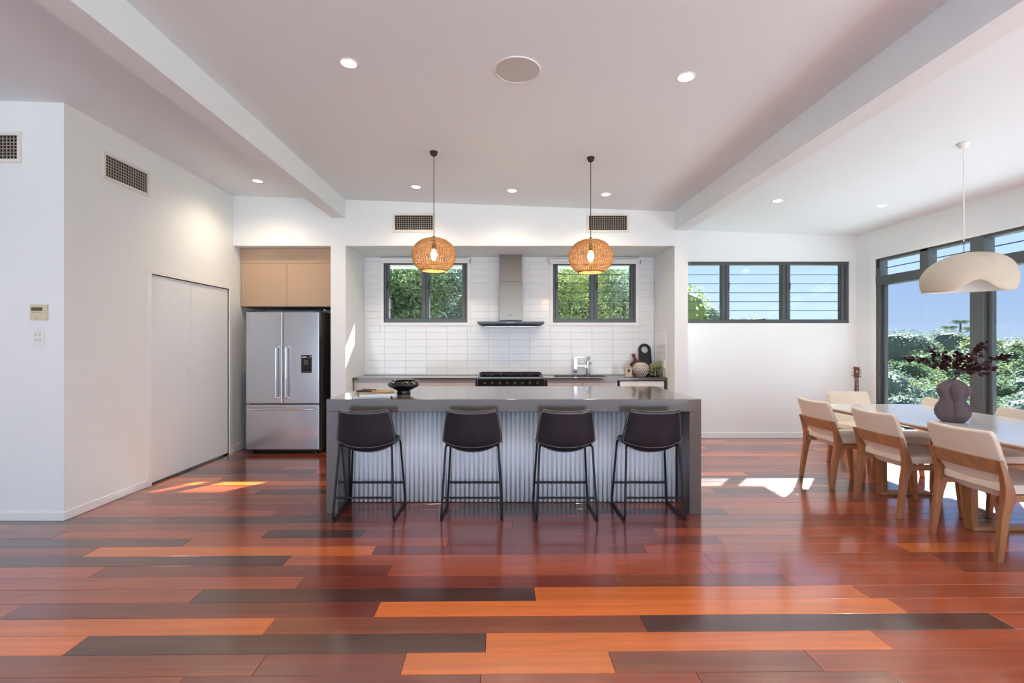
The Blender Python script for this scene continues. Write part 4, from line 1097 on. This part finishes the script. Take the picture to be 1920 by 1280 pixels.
# ------------------------------------------------------------------ dining chairs (local: faces +x)
def make_chair():
    r = thing('dining_chair', '', 'chair', (0,0,0), 'dining chairs around the table')
    # seat pad
    def seat_pt(u, v):
        x = -.20+.455*v; hw = .205+.022*v
        return x, hw
    top = []
    secs = []
    for zz, g in ((.418, .012), (.424, 0), (.462, 0), (.474, .008), (.480, .030)):
        secs.append([(x, y, zz+(.010*((x+.0)/.25)**2)) for x, y in rrect(-.215+g, .262-g, -.228+g, .228-g, .05-min(g, .02), 5)])
    MB().loft(secs).build('seat', W['beige'], r, smooth=True)
    # back rest: leaning curved slab, narrower towards the seat
    def bk(u, v):
        zz = .385+.422*v
        xc = -.150-.160*v**.85
        hw = .120+.118*min(1, v/.48)**.5 if v < .48 else .238-.004*(v-.48)
        # rounded upper corners
        if v > .9: hw -= .020*((v-.9)/.1)**2.2
        bow = .030*(1-u*u)
        return Vector((xc-bow*(.4+.6*v)+.012, u*hw, zz+.008*(abs(u)**2)*v))
    b = MB().grid(16, 22, lambda u, v: bk(u*2-1, v)).build('backrest', W['beige'], r, smooth=True)
    mod_solid(b, .036, 0); bv = b.modifiers.new('bev', 'BEVEL'); bv.width = .013; bv.segments = 3; bv.limit_method = 'ANGLE'
    # timber band around the back
    m = MB(); secs = []
    n = 14
    for i in range(n+1):
        u = -1+2*i/n; p = bk(u*.985, .48); x = p.x-.0215
        secs.append([(x-.017-.012, u*.243, .632), (x-.004-.012, u*.243, .636), (x+.022, u*.243, .545), (x+.006, u*.243, .541)])
    m.loft(secs).build('back_band', W['oakx'], r, smooth=True)
    for s in (-1, 1):
        secs = []
        for x, y, zz, a, bb_ in ((-.268, .232, 0, .017, .015), (-.228, .226, .30, .026, .018), (-.205, .229, .40, .036, .020), (-.212, .232, .455, .030, .019), (-.235, .236, .54, .021, .016), (-.268, .238, .636, .015, .013)):
            secs.append((x, s*y, zz, a, bb_))
        MB().qsec(secs).build('rear_leg', W['oak'], r, bevel=.004)
        MB().qsec([(.242, s*.214, 0, .015, .015), (.212, s*.214, .34, .024, .020), (.205, s*.214, .416, .034, .021)]).build('front_leg', W['oak'], r, bevel=.004)
        MB().qsec([(.0, s*.216, .375, .215, .014), (.0, s*.216, .4175, .225, .016)]).build('side_rail', W['oakx'], r, bevel=.003)
    MB().box(.19, .216, -.20, .20, .375, .4175).build('front_rail', W['oak'], r, bevel=.003)
    return r
chair = make_chair()
chair.location = (3.35, 4.735, 0); chair['label'] = 'beige and timber dining chair on the kitchen side, farthest from the camera'
dup(chair, (3.355, 3.975, 0), 0, 'beige and timber dining chair on the kitchen side, middle of the three')
dup(chair, (3.36, 3.23, 0), 0, 'beige and timber dining chair on the kitchen side, nearest the camera')
dup(chair, (4.035, 4.70, 0), PI, 'beige dining chair on the window side, seen behind the mauve vase')
dup(chair, (4.05, 3.98, 0), PI, 'beige dining chair on the window side, cut by the right edge of the picture')
dup(chair, (3.97, 5.25, 0), -PI/2, 'beige dining chair at the far head of the table in front of the guitar')

# ------------------------------------------------------------------ vase and branches
vx, vy, vz = 3.557, 3.80, TZ+.0005
r = thing('lobed_vase', 'matt mauve double-bulb lobed ceramic vase on the dining table', 'vase', (vx, vy, vz))
VP_ = [(0, .070), (.012, .088), (.05, .110), (.085, .116), (.125, .106), (.155, .086), (.175, .080), (.20, .092), (.235, .108), (.255, .108), (.28, .096), (.305, .070), (.32, .045), (.33, .034)]
def vprof(t):
    zz = .33*t
    for (a, ra), (b, rb) in zip(VP_, VP_[1:]):
        if zz <= b: k = (zz-a)/(b-a); return ra+(rb-ra)*k, zz
    return VP_[-1][1], .33
def vpt(u, t):
    a = 2*PI*u; rr_, zz = vprof(t)
    l = abs(math.cos(a*2.5+.9+(.7 if zz > .17 else 0)*min(1, max(0, (zz-.15)/.05))))
    k = .34*math.sin(min(1, max(0, t))*PI)**.35
    f = 1-k*(1-l**.6)
    return (vx+rr_*f*math.cos(a), vy+rr_*f*math.sin(a), vz+zz)
m = MB().grid(120, 60, vpt)
o = m.build('body', W['vase'], r, smooth=False)
bmx = bmesh.new(); bmx.from_mesh(o.data); bmesh.ops.remove_doubles(bmx, verts=bmx.verts, dist=.0002)
bmx.faces.ensure_lookup_table()
be = [e for e in bmx.edges if e.is_boundary and all(v.co.z < .001 for v in e.verts)]
if be: bmesh.ops.contextual_create(bmx, geom=be)
bmesh.ops.recalc_face_normals(bmx, faces=bmx.faces)
for f in bmx.faces: f.smooth = True
bmx.to_mesh(o.data); bmx.free(); mod_solid(o, .004, -1)

rb_ = random.Random(21)
def leaf(m, p, d, n, L, w):
    d = d.normalized(); s = d.cross(n).normalized(); n = s.cross(d)
    pts = [p, p+d*L*.3+s*w*.42+n*L*.06, p+d*L*.65+s*w*.46+n*L*.05, p+d*L, p+d*L*.65-s*w*.46+n*L*.05, p+d*L*.3-s*w*.42+n*L*.06, p+d*L*.48]
    o_ = len(m.v); m.v += [tuple(q) for q in pts]
    m.f += [(o_, o_+1, o_+6), (o_+1, o_+2, o_+6), (o_+2, o_+3, o_+6), (o_+3, o_+4, o_+6), (o_+4, o_+5, o_+6), (o_+5, o_, o_+6)]
def branch(tip, sag, label, n=16, twigs=3):
    base = Vector((vx+rb_.uniform(-.012,.012), vy+rb_.uniform(-.012,.012), vz+.10))
    neck = Vector((vx+rb_.uniform(-.02,.02), vy+rb_.uniform(-.02,.02), vz+.335)); tip = Vector(tip)
    r = thing('leafy_branch', label, 'branch', (neck.x, neck.y, neck.z), 'burgundy branches in the mauve vase')
    pts = [base, neck]
    for i in range(1, 9):
        t = i/8; q = neck.lerp(tip, t); q.z += sag*math.sin(t*PI); q += Vector((rb_.uniform(-.008,.008), rb_.uniform(-.008,.008), rb_.uniform(-.006,.006))); pts.append(q)
    m = MB().tube(pts, [.003, .003]+[.0028-.0018*i/8 for i in range(1, 9)], 5)
    lm = MB()
    def dress(ps, cnt, scale):
        for k in range(cnt):
            t = rb_.uniform(.12, 1.0)**.8; i = min(len(ps)-2, int(t*(len(ps)-1))); f = t*(len(ps)-1)-i
            p = ps[i].lerp(ps[i+1], f); ax = (ps[i+1]-ps[i]).normalized()
            d = (ax*.6+Vector((rb_.uniform(-1,1), rb_.uniform(-1,1), rb_.uniform(-.5,1)))).normalized()
            leaf(lm, p+d*.006, d, Vector((rb_.uniform(-1,1), -rb_.random(), rb_.uniform(0,1))), scale*rb_.uniform(.028, .042), scale*rb_.uniform(.020, .030))
        leaf(lm, ps[-1], (ps[-1]-ps[-2]), Vector((0,-1,.3)), .035, .024)
    dress(pts[2:], n, 1)
    for k in range(twigs):
        i = rb_.randint(3, 7); p = pts[i]; ax = (pts[i+1]-pts[i]).normalized()
        q = p+(ax+Vector((rb_.uniform(-.8,.8), rb_.uniform(-.6,.6), rb_.uniform(-.2,.9)))).normalized()*rb_.uniform(.06, .12)
        m.tube([p, (p+q)/2+Vector((0,0,.006)), q], [.0016, .0014, .0008], 4); dress([p, (p+q)/2, q], 8, .9)
    br = m.build('stem', W['twig'], r); lv = lm.build('leaves', W['burgundy'], r); lv['kind'] = 'stuff'
def bp(x, y, Y): return px(x, y, Y)
for t, sg, n, tw, l in (
    ((1706, 672, 3.80), .03, 20, 3, 'burgundy-leaved branch reaching farthest left from the vase'), ((1742, 655, 3.84), .015, 14, 2, 'burgundy-leaved branch rising to the upper left of the vase'),
    ((1768, 668, 3.74), .01, 16, 3, 'burgundy-leaved branch just left of the vase centre'), ((1797, 664, 3.84), .01, 18, 3, 'burgundy-leaved branch standing upright from the vase'),
    ((1850, 645, 3.86), .015, 20, 4, 'tallest burgundy-leaved branch leaning right'), ((1884, 670, 3.82), .03, 22, 3, 'burgundy-leaved branch reaching farthest right from the vase'),
    ((1832, 668, 3.74), .02, 22, 4, 'dense burgundy-leaved branch right of the vase centre'), ((1846, 704, 3.78), .045, 18, 3, 'low burgundy-leaved branch drooping to the right'),
    ((1858, 690, 3.90), .03, 18, 3, 'burgundy-leaved branch behind the drooping one')):
    branch(bp(*t), sg, l, n, tw)

# ------------------------------------------------------------------ guitar in the corner
gy = 6.60
r = thing('guitar', 'acoustic guitar leaning in the corner with dark headstock above the chair', 'guitar', (4.82, gy, 0))
gx = 4.82
def body_outline():
    pts = []
    for i in range(40):
        t = i/39; zz = .0+.49*t
        w = .195*math.sin(min(1, t/.36)*PI/2)**.6 if t < .36 else (.195-.055*math.sin((t-.36)/.24*PI/2)**2 if t < .6 else (.14+.008*math.sin((t-.6)/.2*PI/2) if t < .8 else .148*max(0, 1-((t-.8)/.2)**2.4)**.5))
        pts.append((w, zz))
    return [(w, zz) for w, zz in pts] + [(-w, zz) for w, zz in reversed(pts)]
ol = [(gx+u, .012+v) for u, v in body_outline()]
T_ = Matrix.Translation((gx, gy, 0)) @ Matrix.Rotation(math.radians(6.5), 4, 'Y') @ Matrix.Rotation(math.radians(-9), 4, 'X') @ Matrix.Translation((-gx, -gy, 0))
def gb(n, m, mt, par, **k):
    m.v = [tuple(T_ @ Vector(p)) for p in m.v]; return m.build(n, W[mt], par, **k)
bd = gb('body', MB().prism(ol, 'y', gy-.045, gy+.055), 'mahog', r, bevel=.004)
gb('soundboard', MB().prism(ol, 'y', gy-.049, gy-.045), 'guitar_top', bd)
gb('sound_hole', MB().tube([(gx, gy-.0500, .33), (gx, gy-.0495, .33)], .05, 24), 'darkvoid', bd)
gb('bridge', MB().box(gx-.07, gx+.07, gy-.058, gy-.049, .155, .18), 'acacia', bd)
nk = gb('neck', MB().loft([[(gx-.027,gy-.058,.40),(gx+.027,gy-.058,.40),(gx+.022,gy-.03,.40),(gx-.022,gy-.03,.40)], [(gx-.022,gy-.058,.88),(gx+.022,gy-.058,.88),(gx+.017,gy-.036,.88),(gx-.017,gy-.036,.88)]]), 'mahog', r)
gb('fretboard', MB().loft([[(gx-.028,gy-.063,.36),(gx+.028,gy-.063,.36),(gx+.028,gy-.058,.36),(gx-.028,gy-.058,.36)], [(gx-.022,gy-.063,.88),(gx+.022,gy-.063,.88),(gx+.022,gy-.058,.88),(gx-.022,gy-.058,.88)]]), 'walnut', nk)
m = MB()
for i in range(1, 15):
    zz = .88-.55*(1-2**(-i/12)); m.box(gx-.023, gx+.023, gy-.0642, gy-.063, zz-.0008, zz+.0008)
gb('frets', m, 'ivory', nk)
for i in (2.5, 4.5, 6.5, 8.5): 
    zz = .88-.55*(1-2**(-i/12)); gb('inlay', MB().box(gx-.004, gx+.004, gy-.0640, gy-.063, zz-.004, zz+.004), 'ivory', nk)
gb('nut', MB().box(gx-.023, gx+.023, gy-.066, gy-.05, .88, .887), 'ivory', nk)
hd = gb('headstock', MB().prism([(gx-.024,.887),(gx+.024,.887),(gx+.036,.92),(gx+.040,1.055),(gx+.015,1.047),(gx,1.053),(gx-.015,1.047),(gx-.040,1.055),(gx-.036,.92)], 'y', gy-.058, gy-.042), 'acacia', r, bevel=.002)
gb('headstock_inlay', MB().box(gx-.006, gx+.006, gy-.0595, gy-.058, .97, 1.0), 'ivory', hd)
for s in (-1, 1):
    for zz in (.925, .970, 1.015):
        gb('tuner', MB().tube([(gx+s*.037, gy-.05, zz), (gx+s*.050, gy-.05, zz), (gx+s*.052, gy-.05, zz), (gx+s*.066, gy-.05, zz)], [.004, .004, .009, .007], 8), 'gold', hd)
m = MB()
for i in range(6):
    xx = -.018+.0072*i; m.tube([(gx+xx, gy-.067, .885), (gx+xx*1.3, gy-.066, .168)], .0006, 4)
gb('strings', m, 'chrome', r)

# ------------------------------------------------------------------ outside
GZ = -4.5
gr = struct('ground', MB().box(-60, 120, 7.0, 140, GZ-.3, GZ).box(7.2, 120, -60, 7.0, GZ-.3, GZ), W['lawn'], 'green ground falling away below the house', 'ground')
struct('ground_terrace', MB().box(-8, 2.4, YK+.2, 12.5, -.35, -.15), W['lawn'], 'planted bank behind the kitchen windows', 'ground')
rt = random.Random(9)
def crown_mesh(name, seed, nleaf, size, clumps=9, flat=.75, pal='leafA', lw=.55):
    rr_ = random.Random(seed); m = MB(); cl = []
    for i in range(clumps):
        a = rr_.uniform(0, 2*PI); e = rr_.uniform(-.5, 1.0); d_ = rr_.uniform(.25, .62)
        cl.append((Vector((d_*math.cos(a), d_*math.sin(a), e*.5*flat)), rr_.uniform(.30, .52)))
    cl.append((Vector((0,0,0)), .6))
    for i in range(nleaf):
        c, R = cl[rr_.randrange(len(cl))]
        n = Vector((rr_.gauss(0,1), rr_.gauss(0,1), rr_.gauss(.25,1))).normalized()
        p = c+n*R*rr_.uniform(.72, 1.06)
        d_ = Vector((rr_.gauss(0,1), rr_.gauss(0,1), rr_.gauss(-.2,.7))).normalized(); nn = (n+Vector((rr_.gauss(0,.5), rr_.gauss(0,.5), rr_.gauss(0,.5)))).normalized()
        s = d_.cross(nn)
        if s.length < .1: continue
        s.normalize(); L = size*rr_.uniform(.6, 1.3); w = L*lw
        o_ = len(m.v); m.v += [tuple(p-d_*L*.5), tuple(p+s*w*.5), tuple(p+d_*L*.5), tuple(p-s*w*.5)]; m.f.append((o_, o_+1, o_+2, o_+3))
    me = bpy.data.meshes.new(name); me.from_pydata(m.v, [], m.f); me.materials.append(W[pal])
    core = bmesh.new()
    for c, R in cl:
        q = bmesh.ops.create_icosphere(core, subdivisions=2, radius=R*.80, matrix=Matrix.Translation(c))
        for v in q['verts']: v.co += (v.co-c)*.25*noise.noise(v.co*5)
    cm = bpy.data.meshes.new(name+'_core'); core.to_mesh(cm); core.free(); cm.materials.append(W[pal])
    return me, cm
CR = [crown_mesh('foliage', 1, 7000, .055, 10, .8, 'leafB'), crown_mesh('foliage', 2, 7000, .06, 9, .7, 'leafA'), crown_mesh('foliage', 3, 7000, .05, 11, .75, 'leafC'), crown_mesh('foliage', 4, 6500, .06, 8, .8, 'leafD')]
TK = {}
def tree(x, y, top, rad, hgt, ci, label, group, base=None, rz=None, name='tree'):
    base = GZ if base is None else base
    r = thing(name, label, 'tree', (x, y, base), group)
    zc_ = top-hgt*.86-base
    me, cm = CR[ci]
    for nme, mm in (('foliage', me), ('inner_foliage', cm)):
        o = bpy.data.objects.new(nme, mm); COL.objects.link(o); o.parent = r; o.location = (0, 0, zc_); o.scale = (rad, rad, hgt); o['kind'] = 'stuff' if nme == 'foliage' else 'part'
        if nme != 'foliage': del o['kind']
        o.rotation_euler = (0, 0, rz if rz is not None else x*7.3+y)
    zb = max(.3, zc_)
    MB().tube([(x, y, base-.05), (x+.1*rad, y, base+zb*.6), (x-.05*rad, y+.05*rad, base+zb)], [.09*rad, .06*rad, .03*rad], 7).build('trunk', W['bark'], r)
    return r
# forest seen through the right glazing
def ftree(xp, yp, Y, rad, ci, label=None, grp='forest trees beyond the dining glazing', hg=None):
    x, y, zt = px(xp, yp, Y)
    tree(x, y, zt, rad, hg or rad*.85, ci, label or ['mid green', 'deep green', 'grey green', 'lime green'][ci]+(' tree on the far skyline' if yp < 650 else ' tree on the middle slope' if yp < 685 else ' tree close below the house')+(' behind the left pane of the dining glazing' if xp < 1775 else ' behind the mullion of the dining glazing' if xp < 1845 else ' behind the right pane of the dining glazing' if xp < 1925 else ' past the right edge of the picture'), grp)
for a in ((1690, 606, 34, 3.2, 0), (1745, 612, 38, 3.2, 2), (1655, 612, 30, 3.0, 2), (1800, 632, 44, 4.5, 0), (1860, 618, 36, 3.2, 0), (1905, 610, 30, 3.0, 3), (1950, 618, 34, 3.5, 1), (1720, 640, 28, 3.2, 0), (1785, 645, 30, 3.4, 2), (1835, 640, 30, 3.0, 1),
          (1680, 660, 20, 2.2, 1), (1740, 668, 22, 2.4, 3), (1790, 665, 22, 2.4, 0), (1880, 655, 22, 2.6, 3), (1940, 650, 20, 2.6, 0), (1690, 682, 15, 1.6, 2), (1735, 692, 15, 1.5, 3), (1770, 705, 14, 1.4, 0), (1830, 690, 16, 1.8, 1), (1885, 690, 15, 1.9, 1), (1950, 690, 14, 1.8, 2),
          (1655, 690, 16, 1.6, 0), (1720, 735, 12.5, 1.2, 2), (1860, 735, 12, 1.4, 1), (1920, 730, 12, 1.4, 0), (1800, 740, 12.5, 1.2, 0), (2010, 640, 26, 3, 0), (2060, 690, 16, 2, 1), (1620, 640, 34, 3.4, 0), (2000, 735, 11, 1.4, 2)):
    ftree(*a)
for x, y, t, rd, ci in ((30, 19, 2.2, 3.4, 0), (33, 13, 2.4, 3.4, 1), (31, 7, 2.2, 3.4, 2), (34, 1, 2.5, 3.6, 0), (32, -6, 2.4, 3.6, 1), (23, 14, .8, 2.6, 3), (24, 8.5, .9, 2.6, 1), (23, 3, .8, 2.6, 0), (24, -3, .9, 2.8, 2), (16, 9, -.5, 1.9, 0), (16.5, 4.5, -.4, 2.0, 2), (16, 0, -.5, 2.0, 1)):
    tree(x, y, t, rd, rd*.85, ci, 'forest tree outside, out of view past the right edge of the picture', 'forest trees beyond the dining glazing')
# a tall thin-crowned tree on the skyline
x, y, zt = px(1801, 604, 42)
r = thing('skyline_tree', 'tall slender tree with tiered crown on the skyline', 'tree', (x, y, GZ))
MB().tube([(x, y, GZ), (x, y, zt)], [.22, .06], 6).build('trunk', W['bark'], r)
for i, (dx, dz, s) in enumerate(((0, 0, .55), (-1.0, -.5, .5), (.9, -.6, .5), (-1.5, -1.3, .55), (1.3, -1.4, .5), (-.5, -1.9, .5), (.8, -2.4, .45))):
    o = bpy.data.objects.new('foliage', CR[1][0]); COL.objects.link(o); o.parent = r; o.location = (dx, 0, zt-GZ+dz); o.scale = (s*1.5, s*1.3, s*.6); o['kind'] = 'stuff'
    MB().tube([(x, y, zt+dz-.5), (x+dx, y, zt+dz-.05)], .035, 5).build('bough', W['bark'], r)
# trees behind the dining louvres
tree(*px(1302, 548, 24)[:2], px(1302, 548, 24)[2], 1.7, 1.6, 2, 'grey green tree top at the left of the dining louvre window', 'trees behind the dining louvre window')
tree(*px(1400, 588, 30)[:2], px(1400, 588, 30)[2], 1.8, 1.5, 2, 'low grey green tree top behind the middle louvre bay', 'trees behind the dining louvre window')
tree(*px(1330, 572, 26)[:2], px(1330, 572, 26)[2], 1.6, 1.4, 0, 'mid green tree top at the left of the dining louvre window', 'trees behind the dining louvre window')
tree(*px(1570, 594, 34)[:2], px(1570, 594, 34)[2], 2.2, 1.6, 2, 'low tree top behind the right louvre bay', 'trees behind the dining louvre window')
# garden shrubs behind the kitchen windows
SH = [crown_mesh('shrub_leaves', 11, 2600, .15, 9, .9, 'leafA', .4), crown_mesh('shrub_leaves', 12, 3200, .11, 9, .9, 'leafB', .35), crown_mesh('shrub_leaves', 13, 3800, .10, 10, .9, 'leafC', .35), crown_mesh('shrub_leaves', 14, 4200, .09, 10, .9, 'leafD', .3)]
def shrub(x, y, top, rad, ci, label):
    top += .25
    r = thing('garden_shrub', label, 'shrub', (x, y, -.15), 'shrubs behind the kitchen windows')
    me, cm = SH[ci]; h = rad*1.0
    for k, zc_ in enumerate((top-h*.8, top-h*2.0)):
        o = bpy.data.objects.new('foliage', me); COL.objects.link(o); o.parent = r; o.location = (0, 0, zc_+.15); o.scale = (rad, rad, h); o.rotation_euler = (0, 0, x*5+k); o['kind'] = 'stuff'
    MB().tube([(x, y, -.2), (x+.08, y, top-h)], [.05, .03], 6).build('stem', W['bark'], r)
for x, y, t, rd, ci, l in ((-2.35, 9.7, 2.75, .75, 0, 'large-leaved deep green shrub behind the left kitchen window'), (-1.55, 9.6, 2.85, .75, 1, 'bright green shrub behind the left kitchen window'), (-.95, 9.8, 2.8, .70, 2, 'grey green shrub at the right of the left kitchen window'),
     (-1.9, 10.6, 3.0, .9, 0, 'dark shrub farther behind the left kitchen window'), (-1.1, 10.8, 3.0, .9, 2, 'pale shrub farther behind the left kitchen window'), (-.3, 10.2, 2.9, .8, 2, 'pale shrub behind the range hood wall'),
     (1.0, 9.8, 2.75, .75, 3, 'lime green shrub behind the right kitchen window'), (1.75, 9.6, 2.85, .75, 3, 'feathery lime shrub behind the right kitchen window'), (2.4, 9.8, 2.8, .75, 2, 'grey green shrub at the right of the right kitchen window'),
     (1.4, 10.7, 3.0, .95, 1, 'bright green shrub farther behind the right kitchen window'), (2.4, 10.8, 3.0, .95, 3, 'lime shrub farther behind the right kitchen window'), (.5, 10.4, 2.9, .85, 1, 'bright green shrub behind the cooker wall')):
    shrub(x, y, t, rd, ci, l)
for x, y, t, rd, ci, l in ((-3.4, 14.5, 4.0, 2.0, 1, 'dark bushy tree filling the view behind the left kitchen window'), (-.6, 15.5, 4.0, 2.2, 2, 'grey bushy tree filling the view between the kitchen windows'), (2.0, 14.8, 4.0, 2.0, 0, 'green bushy tree filling the view behind the right kitchen window'), (4.6, 16, 4.2, 2.0, 3, 'lime bushy tree behind the right kitchen window')):
    tree(x, y, t, rd, rd*1.1, ci, l, 'trees behind the kitchen windows')
# neighbouring roof below the glazing
r = thing('neighbour_house', 'grey-roofed neighbouring house below the dining glazing', 'house', (12.4, 14.6, GZ))
p1 = Vector(px(1690, 751, 14)); p2 = Vector(px(1800, 774, 12.4)); p0 = Vector(px(1600, 768, 14.5))
b_ = MB()
b_.add([p0, p1, p1+Vector((6, 5, -.1)), p0+Vector((5, 6, -.6)), p2, p2+Vector((6, 5, -.6))], [(0, 1, 2, 3), (1, 4, 5, 2)])
o = b_.build('roof', W['roofgrey'], r); mod_solid(o, .12)
MB().box(p1.x+.8, p1.x+5, p1.y+1, p1.y+5, GZ, p1.z-1.2).build('wall', W['render'], r)
